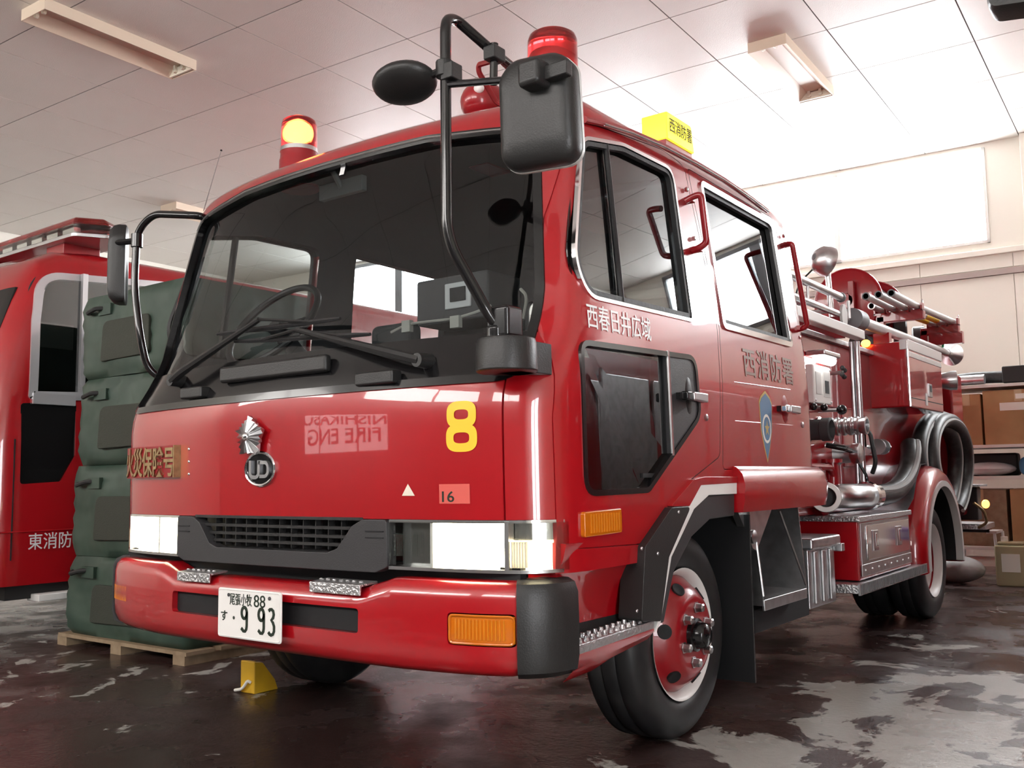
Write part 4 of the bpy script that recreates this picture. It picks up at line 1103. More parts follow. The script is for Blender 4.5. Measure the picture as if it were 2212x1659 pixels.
def seat(x, y, w_, zt, head):
    s_ = E('seat', (x, y, .8)); put(s_, FE)
    O('seat_cushion', MB().box(-w_/2, w_/2, -.5, .0, .12, .28), 'seat', s_, bevel=.05, seg=3)
    O('backrest', MB().prism(rpoly([(-.06, .22), (.06, .22), (.17, zt-.8), (.07, zt-.8)], .03), 'x', -w_/2, w_/2), 'seat', s_, bevel=.03, seg=3)
    if head: O('headrest', MB().box(-.14, .14, .10, .20, zt-.78, zt-.60), 'seat', s_, bevel=.04, seg=3)
seat(-.56, 1.12, .52, 1.52, True); seat(.02, 1.15, .44, 1.45, False); seat(.58, 1.15, .50, 1.52, True)
sbench = E('rear_bench', (0, 2.1, .8)); put(sbench, FE)
O('backrest', MB().prism(rpoly([(-.0, .2), (.12, .2), (.22, .68), (.14, .68)], .03), 'x', -.95, .95), 'seat', sbench)
O('seat_cushion', MB().box(-.95, .95, -.45, .1, .05, .22), 'seat', sbench, bevel=.04)
rv = pp(742, 408, .52)
O('interior_mirror', MB().box(rv.x-.125, rv.x+.125, .50, .53, rv.z-.032, rv.z+.032).cyl((rv.x, .51, rv.z), (rv.x, .46, rv.z+.06), .012, .012, 8), 'hose_grey', FE, bevel=.008)
rb = pp(1005, 640, .52)
RB = O('radio_box', MB().box(rb.x-.22, rb.x+.12, .50, .70, rb.z-.09, rb.z+.08), 'interior', FE, bevel=.01)
O('radio_screen', MB().box(rb.x-.075, rb.x+.045, .492, .502, rb.z-.045, rb.z+.05), 'grey_trim', RB, bevel=.004)
O('radio_screen', MB().box(rb.x-.045, rb.x+.025, .486, .495, rb.z-.02, rb.z+.03), 'dark', RB)
cb = [pp(845, 718, .42), pp(880, 700, .42), pp(985, 688, .42), pp(1035, 672, .45), pp(1060, 660, .5)]
O('dash_cable', MB().tube(smooth_path(cb, .05), .005, 6), 'cable', FE)
cb = [pp(1130, 690, .42), pp(1140, 640, .45), pp(1125, 625, .5)]
O('dash_cable', MB().tube(smooth_path(cb, .05), .006, 6), 'cable', FE)
for (px, py) in ((880, 700), (985, 690)):
    c_ = pp(px, py, .42); O('cable_clip', MB().box(c_.x-.02, c_.x+.02, c_.y-.01, c_.y+.01, c_.z-.03, c_.z+.012), 'cable', FE)
def far_pane(poly, nm):
    return pane(poly, -.022, nm, 'clear_glass', FE, -1)
far_pane(w1, 'window_glass'); far_pane(w2, 'window_glass')
a_, b_ = q(1312, 308), q(1347, 652)
O('window_divider', MB().tube([(-(w_of(a_[1])-.01), *a_), (-(w_of(b_[1])-.01), *b_)], .016, 8), 'rubber', FE)
O('window_seal', (lambda m_: (setattr(m_, 'v', [(-v[0], v[1], v[2]) for v in m_.v]), m_)[1])(rim_strip(grow(w1, .006), .02, .004)), 'rubber', FE)
O('rear_window_glass', MB().box(-.56, .56, 2.36, 2.366, 1.54, 1.99), 'clear_glass', FE, smooth=False)
# ================================================================== rear body of the engine
RB_ = E('pump_body'); RB_.parent = FE
XP = .86
O('body_block', MB().box(-.9, XP, 2.46, 5.95, .74, 1.72), 'red_enamel', RB_, bevel=.012)
O('body_side', MB().box(-1.1, -.88, 2.46, 6.3, .55, 1.76), 'red', RB_, bevel=.02)
O('body_tail', MB().box(-.9, .98, 5.92, 6.28, .62, 1.74), 'red_enamel', RB_, bevel=.02)
# pump panel plates with visible joints
for (y0, y1, z0, z1) in ((2.48, 3.52, 1.34, 1.70), (2.48, 3.52, .78, 1.335), (3.54, 4.16, 1.0, 1.35)):
    O('pump_panel', MB().box(XP-.002, XP+.012, y0, y1, z0, z1), 'red', RB_, bevel=.004)
O('access_plate', MB().box(XP+.005, XP+.012, 3.72, 3.98, 1.12, 1.32), 'red', RB_, bevel=.003)
O('deck_edge', MB().box(.55, XP+.03, 2.46, 4.2, 1.715, 1.745), 'alu', RB_, bevel=.004)
# upper locker standing out over the fender
LK = O('upper_locker', MB().box(.52, 1.098, 4.17, 5.06, 1.372, 1.79), 'red', RB_, bevel=.012)
O('locker_rail', MB().box(1.05, 1.104, 4.165, 5.065, 1.735, 1.80), 'silver_paint', LK, bevel=.004)
O('locker_rail', MB().box(1.09, 1.102, 4.20, 5.05, 1.69, 1.725), 'silver_paint', LK, bevel=.003)
O('corner_trim', MB().cyl((1.096, 4.172, 1.375), (1.096, 4.172, 1.79), .008, .008, 8), 'chrome', LK)
O('locker_latch', MB().box(1.095, 1.108, 4.63, 4.72, 1.46, 1.55), 'steel', LK, bevel=.004)
O('latch_hole', MB().box(1.106, 1.110, 4.655, 4.695, 1.495, 1.535), 'dark', LK)
O('locker_tag', MB().box(1.097, 1.103, 4.55, 4.60, 1.40, 1.48), 'white_film', LK)
O('locker_seam', MB().box(1.097, 1.1005, 4.20, 5.05, 1.428, 1.433), 'dark', LK)
# amber lamp under the locker rim, lit
a_ = hit(1870, 742, 'y', 4.14); O('marker_lamp', MB().sphere(a_, .03, .02, .025, 14, 8), 'amber_lamp', RB_)
# chrome corner posts
for (px, r_) in ((1838, .014), (1850, .018)):
    t_ = hit(px, 738, 'y', 3.62); b_ = hit(px+13, 1000, 'y', 3.62)
    O('corner_post', MB().cyl((t_.x, 3.62, .80), (t_.x, 3.62, 1.74), r_, r_, 12), 'steel', RB_)
# gauge box with a lit lamp over it
g0, g1 = S(1750, 800, .90), S(1788, 862, .90)
GB = E('gauge_box', (.872, 3.08, 1.44)); put(GB, RB_)
O('gauge_case', MB().box(0, .045, -.14, .14, -.10, .11), 'white_paint', GB, bevel=.008)
O('gauge_face', MB().box(.044, .048, -.11, -.03, -.05, .07), 'grey_trim', GB); O('gauge_face', MB().box(.044, .048, .01, .11, -.06, .08), 'grey_trim', GB)
O('gauge_window', MB().box(.047, .050, .03, .09, -.04, .03), 'dark', GB)
for (yy, zz) in ((-.125, -.085), (.125, -.085), (.125, .095)): O('screw', MB().sphere((.046, yy, zz), .006), 'steel', GB)
O('lamp_hood', MB().box(0, .11, -.13, .13, .155, .185), 'steel', GB, bevel=.01)
O('panel_lamp', MB().cyl((.06, -.11, .145), (.06, .12, .145), .028, .028, 14), 'work_lamp', GB)
def knob(px, py, x, r_, L_, m_='black_gloss'):
    y_, z_ = S(px, py, x); k_ = O('control_knob', MB().cyl((XP+.005, y_, z_), (x, y_, z_), .010, .010, 8), 'steel', RB_)
    O('knob_ball', MB().sphere((x, y_, z_), r_), m_, k_)
for a in ((1818, 885, 1.0, .028, 0), (1757, 878, .95, .02, 0), (1780, 880, .95, .02, 0)): knob(*a)
y_, z_ = S(1814, 805, .93); VK = O('valve_wheel', MB().cyl((XP, y_, z_), (.95, y_, z_), .011, .011, 8), 'steel', RB_)
for a in range(4): O('wheel_lobe', MB().sphere((.95, y_+.028*cos(a*pi/2+.5), z_+.028*sin(a*pi/2+.5)), .014), 'interior_dark', VK)
# delivery outlets
def outlet(y_, z_, x0, prof, m_, name, par=RB_): return O(name, MB().lathe((x0, y_, z_), (1, 0, 0), prof, 24), m_, par, ang=40)
y_, z_ = S(1775, 928, .95); outlet(y_, z_, XP, [(0, .075), (.015, .075), (.02, .055), (.09, .055), (.095, .062), (.14, .062), (.145, .05), (.10, .04)], 'interior_dark', 'delivery_outlet')
y_, z_ = S(1800, 922, .95)
pr = [(0, .06), (.02, .06)]
for k in range(6): pr += [(.03+.035*k, .042), (.038+.035*k, .050), (.052+.035*k, .050), (.060+.035*k, .042)]
pr += [(.25, .046), (.27, .048), (.272, .036), (.25, .034)]
outlet(y_, z_, XP, pr, 'steel', 'delivery_outlet')
y_, z_ = S(1836, 980, .95); V1 = outlet(y_, z_, XP-.02, [(0, .08), (.03, .075), (.06, .055), (.12, .05), (.13, .058), (.17, .058), (.175, .04)], 'steel', 'drain_valve')
O('valve_lever', MB().tube([(.98, y_, z_-.02), (1.02, y_+.04, z_-.12), (1.03, y_+.10, z_-.28)], .009, 8), 'black_gloss', V1)
y_, z_ = S(1905, 965, .93); V2 = O('drain_valve', MB().cyl((XP, y_-.12, z_), (XP+.08, y_+.14, z_), .012, .012, 8), 'steel', RB_)
for k in (-.02, .08): O('valve_collar', MB().lathe((XP+.05, y_+k, z_), (0, 1, 0), [(-.012, .05), (.012, .05)], 18), 'steel', V2)
# suction elbow and coupling
ey, ez = S(1790, 1072, .92)
SE = O('suction_elbow', MB().tube(smooth_path([(.72, ey, ez), (.98, ey, ez), (1.02, ey+.10, ez), (1.03, ey+.34, ez-.005)], .09, 8), .066, 20), 'steel', RB_)
O('coupling_ring', MB().lathe((1.03, ey+.30, ez-.005), (0, 1, 0), [(-.02, .078), (.02, .082), (.03, .074), (.12, .074), (.125, .066)], 28), 'chrome', SE)
O('elbow_flange', MB().lathe((.88, ey, ez), (1, 0, 0), [(-.02, .11), (.02, .11), (.04, .08)], 28), 'red_enamel', SE)
my, mz = S(1806, 1073, 1.02)
O('inlet_mouth', MB().lathe((1.0, my-.10, mz), (.35, -1, 0), [(-.10, .075), (-.01, .078), (.012, .078), (.016, .058), (-.03, .05)], 28), 'interior_dark', RB_, ang=40)
O('inlet_ring', MB().lathe((1.0, my-.10, mz), (.35, -1, 0), [(.010, .078), (.018, .074), (.018, .052), (.010, .050)], 28, False, False), 'white_paint', RB_)
O('primer_pipe', MB().tube(smooth_path([(.87, 2.7, 1.0), (.93, 2.75, 1.0), (.95, 3.05, .995), (.95, 3.10, .93)], .04), .018, 10), 'red_enamel', RB_)
O('primer_valve', MB().cyl((.94, 3.1, .90), (.94, 3.1, 1.02), .035, .035, 14).cyl((.94, 3.1, 1.02), (.94, 3.1, 1.04), .055, .055, 14), 'red_enamel', RB_)
O('hand_grip', MB().tube([(.88, 3.2, 1.12), (.97, 3.22, 1.10), (.97, 3.42, 1.08)], .016, 10), 'black_gloss', RB_)
O('drop_handle', MB().tube(smooth_path([(.95, 3.62, 1.22), (1.0, 3.62, 1.20), (1.02, 3.64, 1.02), (.99, 3.66, .96)], .04), .013, 8), 'rubber', RB_)

# fender
FC = (4.74, .42)
def ring_pts(r, x, n=36, a0=-.16, a1=pi+.16): return [(x, FC[0]-r*cos(a0+(a1-a0)*k/n), FC[1]+r*sin(a0+(a1-a0)*k/n)) for k in range(n+1)]
prof = [(.468, 1.125), (.50, 1.138), (.535, 1.130), (.565, 1.105), (.585, 1.06), (.592, .98), (.592, .70)]
m_ = MB(); rr = [ring_pts(r, x) for r, x in prof]
for i in range(len(rr)-1):
    o_ = len(m_.v); n = len(rr[i]); m_.v += rr[i]+rr[i+1]; m_.f += [(o_+k, o_+k+1, o_+n+k+1, o_+n+k) for k in range(n-1)]
FD = O('rear_fender', m_, 'red', RB_, ang=60)
def arch_band(r0, r1, x0, x1):
    m_ = MB(); rings = []
    for k in range(37):
        a = -.16+(pi+.32)*k/36
        rings.append([(x, FC[0]-r*cos(a), FC[1]+r*sin(a)) for r, x in ((r0, x0), (r1, x0), (r1, x1), (r0, x1))])
    return m_.ring_loft(rings)
O('fender_edging', arch_band(.448, .485, 1.095, 1.142), 'grey_trim', FD, ang=40)
O('fender_liner', arch_band(.462, .468, .55, 1.10), 'dark', FD, ang=60)
O('fender_wall', MB().box(.84, .87, 3.95, 5.55, .55, 1.02), 'red_enamel', FD)
O('fender_plate', MB().ring_loft([[(.86, 3.95, .735), (1.10, 3.95, .735)], [(.86, 4.15, .80), (1.09, 4.15, .80)], [(.86, 4.32, .93), (1.075, 4.32, .93)], [(.86, 4.5, 1.008), (1.06, 4.5, 1.008)], [(.86, 4.74, 1.022), (1.05, 4.74, 1.022)]], False, False, False), 'alu', FD, ang=60)
# tool box with tread top, running board
BX = O('tool_box', MB().box(.55, 1.095, 2.985, 3.99, .405, .712), 'red', RB_, bevel=.006)
O('box_lid', MB().box(.50, 1.112, 2.97, 4.0, .708, .737), 'tread', BX, bevel=.004)
O('box_front', MB().box(1.094, 1.101, 3.02, 3.97, .43, .70), 'steel', BX, bevel=.003)
O('box_flap', MB().box(1.100, 1.108, 3.10, 3.93, .50, .685), 'chrome', BX, bevel=.006)
O('box_kick', MB().box(1.100, 1.106, 3.00, 3.97, .425, .485), 'alu', BX, bevel=.002)
for yy in (3.24, 3.70): 
    lt = O('box_latch', MB().box(1.107, 1.116, yy-.045, yy+.045, .545, .655), 'steel', BX, bevel=.006)
    O('latch_pull', MB().box(1.115, 1.122, yy-.02, yy+.02, .57, .64), 'chrome', lt, bevel=.004)
for k in range(8): O('rivet', MB().sphere((1.106, 3.05+.12*k, .455), .006), 'steel', BX)
RBD = O('running_board', MB().box(.62, 1.125, 2.865, 4.28, .352, .398), 'tread', RB_, bevel=.004)
O('board_edge', MB().box(1.122, 1.132, 2.86, 4.285, .345, .402), 'alu', RBD)
for k in range(52): O('edge_groove', MB().box(1.131, 1.134, 2.875+.027*k, 2.886+.027*k, .350, .398), 'frame_grey', RBD, smooth=False)
O('board_slot', MB().prism(rpoly([(.86, .362), (.98, .362), (.98, .385), (.86, .385)], .008), 'y', 2.858, 2.868), 'dark', RBD)
O('board_tie', MB().box(.95, 1.0, 3.1, 3.14, .40, .43).box(.95, 1.0, 3.85, 3.89, .40, .43), 'rubber', RBD)
# folding cab step under the rear door
FS = E('folding_step'); FS.parent = RB_
y0, z0 = S(1652, 1258, 1.08); y1, z1 = S(1746, 1240, 1.08)
O('step_tread', MB().box(.80, 1.085, 1.72, 2.22, .428, .442), 'tread', FS, bevel=.003)
O('step_lip', MB().box(1.078, 1.09, 1.72, 2.22, .400, .445), 'alu', FS, bevel=.003)
for yy in (1.715, 2.225):
    O('step_side', MB().add([(1.06, yy, .82), (.78, yy, .82), (.78, yy, .42), (1.085, yy, .42), (1.085, yy, .46), (1.06, yy+.006, .82), (.78, yy+.006, .82), (.78, yy+.006, .42), (1.085, yy+.006, .42), (1.085, yy+.006, .46)], [(0, 1, 2, 3, 4), (9, 8, 7, 6, 5), (0, 4, 9, 5), (3, 2, 7, 8), (4, 3, 8, 9), (1, 0, 5, 6), (2, 1, 6, 7)]), 'alu', FS)
O('step_back', MB().box(.765, .785, 1.70, 2.24, .40, .82), 'dark', FS)
O('step_strut', MB().tube([(1.085, 1.72, .46), (1.06, 1.70, .80)], .006, 6), 'steel', FS); O('step_strut', MB().tube([(1.085, 2.22, .46), (1.06, 2.0, .80)], .006, 6), 'steel', FS)
O('step_shield', MB().box(.60, 1.03, 1.75, 2.40, .30, .395), 'dark', FS)
# aluminium battery box
BB = O('battery_box', MB().box(.62, 1.03, 2.42, 2.80, .32, .60), 'alu', RB_, bevel=.008)
O('battery_lid', MB().box(.60, 1.06, 2.40, 2.82, .60, .655), 'alu', BB, bevel=.012)
for yy in (2.50, 2.61, 2.72): O('box_rib', MB().box(1.03, 1.042, yy-.02, yy+.02, .34, .59), 'alu', BB, bevel=.005)
O('lid_clip', MB().box(1.03, 1.075, 2.78, 2.83, .57, .61), 'steel', BB, bevel=.004)
O('box_latch', MB().box(.80, .88, 2.405, 2.42, .54, .60), 'dark', BB)
# rear step, lamp cluster
RS = O('rear_step', MB().prism(rpoly([(.30, 6.28), (1.10, 6.28), (1.08, 6.75), (.30, 6.78)], .04), 'z', .50, .545), 'tread', RB_, bevel=.006)
O('step_rail', MB().cyl((.35, 6.80, .47), (1.02, 6.80, .47), .02, .02, 12), 'chassis', RS)
O('rear_lamp_box', MB().box(.72, 1.06, 6.20, 6.34, .58, .84), 'interior_dark', RB_, bevel=.01)
O('rear_lamp_roof', MB().box(.66, 1.10, 6.12, 6.40, .845, .86), 'tread', RB_)
O('rear_lamp', MB().sphere((1.07, 6.45, .70), .03, .03, .035), 'amber_lamp', RB_)
O('rear_bracket', MB().tube(smooth_path([(1.06, 6.05, .72), (1.12, 6.10, .66), (1.12, 6.2, .56), (1.05, 6.22, .52)], .04), .012, 8), 'brass', RB_)

# ---- hard suction hose: rises from the elbow and lies in two big loops on the engine's flank (lifts off)
def loop(x0, x1, ry, rz, yc_, zc_, a0, a1, n):
    return [Vector((x0+(x1-x0)*k/n, yc_+ry*cos(a0+(a1-a0)*k/n), zc_+rz*sin(a0+(a1-a0)*k/n))) for k in range(n+1)]
HS = E('suction_hose', (1.03, ey+.42, ez)); tag(HS, 'thick black suction hose coupled to the chrome elbow and looped behind the rear fender', 'hose')
p1 = [Vector((1.03, ey+.42, ez-.005))]+[Vector((1.04, *S(*pq, 1.04))) for pq in ((1918, 1068), (1945, 1052), (1962, 1018), (1968, 985))]+[Vector((1.0, *S(1966, 965, 1.0)))]
sm1 = smooth_path(p1, .12, 6)
put(O('hose_section', MB().tube(sm1, .062, 18), 'hose_black'), HS)
put(O('hose_stripe', MB().tube([v+Vector((.045, 0, .030)) for v in sm1], .022, 8), 'hose_grey'), HS)
for (xx, ry, rz) in ((.99, .66, .36), (1.04, .53, .34), (.99, .40, .31)):
    cl = [Vector((xx+.015*sin(2*t), 5.42+ry*cos(t), 1.0+rz*sin(t)*(1 if t < pi else .6))) for t in [radians(-72)+radians(265)*j/48 for j in range(49)]]
    put(O('hose_coil', MB().tube(cl, .055, 12), 'hose_black'), HS)
    put(O('hose_stripe', MB().tube([c+Vector((.044, 0, .0)) for c in cl], .015, 6), 'hose_band'), HS)

# ---- ladder on the roof deck
LD = E('ladder', (.9, 3.0, 1.75)); tag(LD, 'aluminium ladder lying on the deck behind the rear grab handle', 'ladder')
(la, za), (lb, zb) = S(1738, 610, .92), S(1816, 640, .92)
(lc, zc), (ldd, zd) = S(1748, 652, .92), S(1820, 683, .92)
zu, zl = (za+zb)/2, (zc+zd)/2
def lp(o): return put(o, LD)
for xx in (.92, .55):
    lp(O('rail', MB().tube([(xx, 2.45, zu), (xx, lb, zu)], .022, 12), 'alu'))
    lp(O('rail', MB().tube([(xx, 2.45, zl), (xx, lb, zl)], .018, 12), 'alu'))
    for k in range(4): lp(O('strut', MB().tube([(xx, 2.55+.35*k, zl), (xx, 2.55+.35*k, zu)], .010, 8), 'alu'))
for k in range(4): lp(O('rung', MB().tube([(.55, 2.55+.35*k, zl), (.92, 2.55+.35*k, zl)], .014, 10), 'alu'))
lp(O('end_cap', MB().sphere((.92, lb, zu), .03, .03, .03, 14, 8), 'frame_grey')); lp(O('foot_plate', MB().prism([(lb-.02+.05*cos(t*pi/8), zl-.01+.07*sin(t*pi/8)) for t in range(16)], 'x', .93, .945), 'grey_trim'))
(ra, rz_), (rb_, rz2) = S(1736, 690, .97), S(1858, 736, .97)
O('deck_rail', MB().box(.94, 1.0, 2.46, rb_, 1.745, 1.80), 'white_paint', RB_, bevel=.006)
for yy in (2.60, 3.40): O('ladder_support', MB().box(.53, .94, yy, yy+.04, 1.74, zl-.012), 'red_enamel', RB_)

# ---- hose reel
HRL = E('hose_reel', (.15, 4.95, 1.75)); put(HRL, FE); HRL['label'] = 'red hose reel on the deck'
rc_ = hit(1832, 652, 'y', 4.85); zc_ = rc_.z-1.75; xc_ = rc_.x-.15
for (yy, r_) in ((-.1, .245), (.50, .245)):
    O('reel_flange', MB().lathe((xc_, yy, zc_), (0, 1, 0), [(-.008, .02), (-.012, r_-.02), (-.020, r_-.008), (-.012, r_), (.012, r_), (.012, .02)], 44), 'red_enamel', HRL, ang=40)
O('reel_hose', MB().lathe((xc_, 0, zc_), (0, 1, 0), [(-.08, .17), (.0, .185), (.1, .175), (.2, .19), (.3, .175), (.4, .185), (.48, .17)], 36), 'hose_black', HRL, ang=60)
O('reel_frame', MB().box(xc_+.02, xc_+.06, -.16, -.125, -.02, zc_+.14).box(xc_-.2, xc_+.3, -.16, -.12, -.02, .04), 'red_enamel', HRL, bevel=.004)
O('reel_frame', MB().box(xc_+.02, xc_+.06, .525, .55, -.02, zc_+.1), 'red_enamel', HRL, bevel=.004)
O('reel_motor', MB().cyl((xc_+.12, -.3, .12), (xc_+.12, -.13, .12), .07, .07, 18), 'interior_dark', HRL)
O('reel_gear', MB().lathe((xc_, -.13, zc_), (0, 1, 0), [(-.03, .05), (0, .06)], 20), 'red_enamel', HRL)
# searchlight
slp = hit(1786, 562, 'y', 4.0)
SLT = E('searchlight', (slp.x, slp.y, slp.z)); put(SLT, FE); SLT['label'] = 'round searchlight on a stem above the reel'
O('lamp_shell', MB().lathe((-.02, -.04, .0), (.55, .75, -.25), [(-.06, .02), (-.05, .055), (-.02, .085), (.03, .10), (.05, .10), (.052, .09)], 28), 'alu', SLT, ang=50)
O('lamp_glass', MB().lathe((-.02, -.04, .0), (.55, .75, -.25), [(.045, .092), (.052, .06), (.055, .0)], 28), 'clear_glass', SLT)
O('lamp_cap', MB().lathe((-.02, -.04, .0), (.55, .75, -.25), [(-.068, .012), (-.062, .022), (-.055, .024)], 16), 'frame_grey', SLT)
O('lamp_stem', MB().cyl((0, 0, -.05), (.02, .02, 1.75-slp.z), .018, .018, 10), 'steel', SLT)
O('lamp_cable', MB().tube(smooth_path([(-.08, -.05, -.06), (-.16, -.08, -.14), (-.2, -.1, -.28), (-.2, -.05, 1.76-slp.z)], .06), .006, 6), 'rubber', SLT)
# ---- pole rack with poles
yA, yB = 4.85, 5.75
PRK = E('pole_rack', (.5, yA, 1.72)); put(PRK, FE); PRK['label'] = 'red cradle rack for poles at the tail'
def rack(px0, py0, px1, py1, y_, nm):
    a = hit(px0, py0, 'y', y_); b = hit(px1, py1, 'y', y_); z_ = (a.z+b.z)/2
    o_ = O('rack_bar', MB().box(a.x, b.x, y_-.03, y_+.03, z_-.04, z_+.02), 'red_enamel', FE, bevel=.006); o_.parent = None; put(o_, PRK)
    return a.x, b.x, z_
ax0, ax1, az = rack(1895, 692, 1997, 672, yA, 'a'); bx0, bx1, bz_ = rack(1990, 722, 2072, 702, yB, 'b')
zr = (az+bz_)/2
o_ = O('rack_post', MB().box(ax0, ax0+.05, yA-.03, yA+.03, 1.72, az), 'red_enamel'); put(o_, PRK)
o_ = O('rack_plate', MB().box(bx0+.06, bx0+.3, yB-.03, yB+.03, bz_-.12, bz_-.03), 'red_enamel'); put(o_, PRK)
o_ = O('rack_post', MB().box(bx0, bx0+.05, yB-.03, yB+.03, 1.70, bz_), 'red_enamel'); put(o_, PRK)
n_p = 4
for k in range(n_p):
    for (x0, x1, y_, z_) in ((ax0, ax1, yA, az), (bx0, bx1, yB, bz_)):
        if y_ == yB and k == 0: continue
        t = (k+.35)/n_p; xk = x0+(x1-x0)*t
        o_ = O('rack_cradle', MB().box(xk-.045, xk-.030, y_-.03, y_+.03, z_+.015, z_+.075).box(xk+.030, xk+.045, y_-.03, y_+.03, z_+.015, z_+.075).box(xk-.045, xk+.045, y_-.03, y_+.03, z_+.01, z_+.03), 'red_enamel', bevel=.003); put(o_, PRK)
        o_ = O('wing_nut', MB().lathe((xk+.04, y_, z_+.07), (0, 0, 1), [(0, .008), (.02, .008), (.03, .004)], 8), 'chrome'); put(o_, PRK)
labs = ['grey pole cradled in the rear rack, nearest the hose reel', 'grey pole with a yellow band second from the reel in the rear rack', 'grey pole with a yellow band second from the outside in the rear rack', 'grey pole outermost in the rear rack']
for k in range(n_p):
    t = (k+.35)/n_p; xa = ax0+(ax1-ax0)*t; xb = bx0+(bx1-bx0)*t; zp = az+.055; zq = bz_+.055
    ya_ = yA-(.62 if k != 0 else .22); yb_ = yB+.12 if k else yA+.45
    zq2 = zq if k else zp; xb2 = xb if k else xa
    pr_ = E('rack_pole', (xa, ya_, zp)); tag(pr_, labs[k], 'pole', 'poles in the tail rack')
    put(O('pole_tube', MB().tube([(xa, ya_, zp), (xa+(xa-xa), yA, zp), (xb2, yb_, zq2)], .024, 14), 'grey_trim'), pr_)
    put(O('pole_end', MB().lathe((xa, ya_, zp), (0, -1, 0), [(0, .025), (.006, .026), (.007, .018), (-.03, .016)], 16), 'steel' if k == 0 else 'frame_grey'), pr_)
    if k in (1, 2): put(O('pole_band', MB().tube([(xa+(xb2-xa)*.45, yA+.45, zp+(zq2-zp)*.45), (xa+(xb2-xa)*.75, yA+.75, zp+(zq2-zp)*.75)], .0245, 14), 'yellow_film'), pr_)
# a lance lying along the deck edge, with a fat head towards the cab
l0 = hit(1858, 695, 'x', .92); l1 = hit(2045, 762, 'x', .98)
LN = E('lance', (l0.x, l0.y, l0.z)); tag(LN, 'grey play pipe with a fat round head lying along the deck edge above the locker', 'play pipe')
put(O('lance_tube', MB().tube([l0, l1], [.036, .026], 16), 'grey_trim'), LN)
dv = (l1-l0).normalized()
put(O('lance_head', MB().lathe(l0, dv, [(-.16, .05), (-.15, .066), (-.02, .066), (.0, .055), (.04, .04)], 22), 'frame_grey'), LN)
put(O('lance_nozzle', MB().lathe(l1, dv, [(0, .03), (.03, .034), (.06, .04), (.12, .085), (.14, .09), (.15, .085), (.13, .05)], 24), 'steel'), LN)
put(O('lance_cradle', MB().box(l0.x-.05, l0.x+.05, 4.25, 4.31, 1.785, l0.z-.02), 'red_enamel'), LN)
gp_ = hit(2030, 742, 'y', yB)
GC = O('green_cord', MB().tube([gp_+Vector((-.03, 0, .06)), gp_+Vector((-.02, 0, -.02)), gp_+Vector((.02, 0, -.03)), gp_+Vector((.035, 0, .06))], .010, 8), 'shield_blue'); tag(GC, 'short green cord dangling under the rear pole rack', 'cord')
mat('green_cord', (.02, .42, .16), .6); GC.data.materials[0] = MATS['green_cord']
# stowed rolls on the deck and a coupling at the tail
for k, (px, py, y_) in enumerate(((1945, 720, 5.5), (1985, 735, 5.9))):
    c_ = hit(px, py, 'y', y_)
    o_ = O('hose_roll', MB().lathe((c_.x, c_.y, c_.z-.03), (1, .25, 0), [(-.05, .02), (-.05, .12), (-.04, .14), (.04, .14), (.05, .12), (.05, .02)], 28), 'hose_black')
    tag(o_, ['dark rolled hose on the deck beside the pole rack', 'dark rolled hose furthest back on the deck by the tail rack'][k], 'hose roll')
tc_ = hit(2046, 822, 'y', 5.3)
O('tail_coupling', MB().lathe((tc_.x-.1, tc_.y, tc_.z), (1, .3, 0), [(0, .05), (.03, .06), (.05, .05), (.08, .06), (.12, .07), (.16, .07), (.165, .05)], 22), 'steel', RB_)
# ================================================================== NEIGHBOURING ENGINE (far left)
NX = -3.42
NE = E('fire_engine', (NX, 2.5, 0)); tag(NE, 'red fire vehicle with silver framed side window and red light bar, parked at far left', 'fire engine')
def n(px, py, x=NX): return S(px, py, x)
def np_(o): return put(o, NE)
# body shell: side outline with openings, extruded across the vehicle
yF, zT = n(40, 545)[0]-.02, n(0, 535)[1]
y_front = n(8, 1000)[0]-.04
def nw(z): return ss(z, [.2, 1.2, 1.6, 2.3, 2.5], [0, 0, -.01, -.07, -.12])
N_len = 6.2
def nring(y, k, zt, zb):
    half_w = 1.02
    base = [(0.0, zb), (.012, zb+.1), (.02, .9), (.015, 1.25), (-.005, 1.6), (-.06, 2.1), (-.10, zt-.13), (-.15, zt-.05), (-.25, zt-.008), (-.5, zt), (-1.0, zt+.02)]
    pts = [(NX+x*1.0-k, y, z) for x, z in base]
    cx_ = NX-1.05
    return pts+[(2*cx_-p[0], p[1], p[2]) for p in reversed(pts[:-1])]
zt = n(0, 535)[1]+.05
rings = []
for (y, k, t_) in ((y_front-.10, .16, zt-.20), (y_front-.06, .08, zt-.12), (y_front, .03, zt-.05), (y_front+.06, .006, zt-.015), (y_front+.15, 0, zt), (y_front+.35, 0, zt+.05), (y_front+.7, 0, zt+.085), (3.0, 0, zt+.095), (6.0, 0, zt+.095)):
    rk = max(0, 1-(y-y_front+.1)/.55)
    rings.append([(p[0], p[1]+rk*.36*max(0, p[2]-1.5), p[2]) for p in nring(y, k, t_, .34)])
nb = MB().ring_loft(rings).mesh()
nwin = rpoly([n(62, 862), n(78, 690), n(98, 582), n(370, 606), n(520, 640), n(540, 870)], [.03, .4, .20, .3, .1, .03], 8)
nlow = rpoly([n(46, 872), n(163, 872), n(160, 985), n(128, 1040), n(40, 1046)], .02)
nb = boolean(nb, [('DIFFERENCE', MB().prism(nwin, 'x', NX-.12, NX+.2)), ('DIFFERENCE', MB().prism(nlow, 'x', NX-.06, NX+.2))])
np_(O('body', nb, 'red', ang=40))
def nx_of(z): return NX+ss(z, [.34, .9, 1.25, 1.6, 2.1, 2.4], [0, .02, .015, -.005, -.06, -.10])
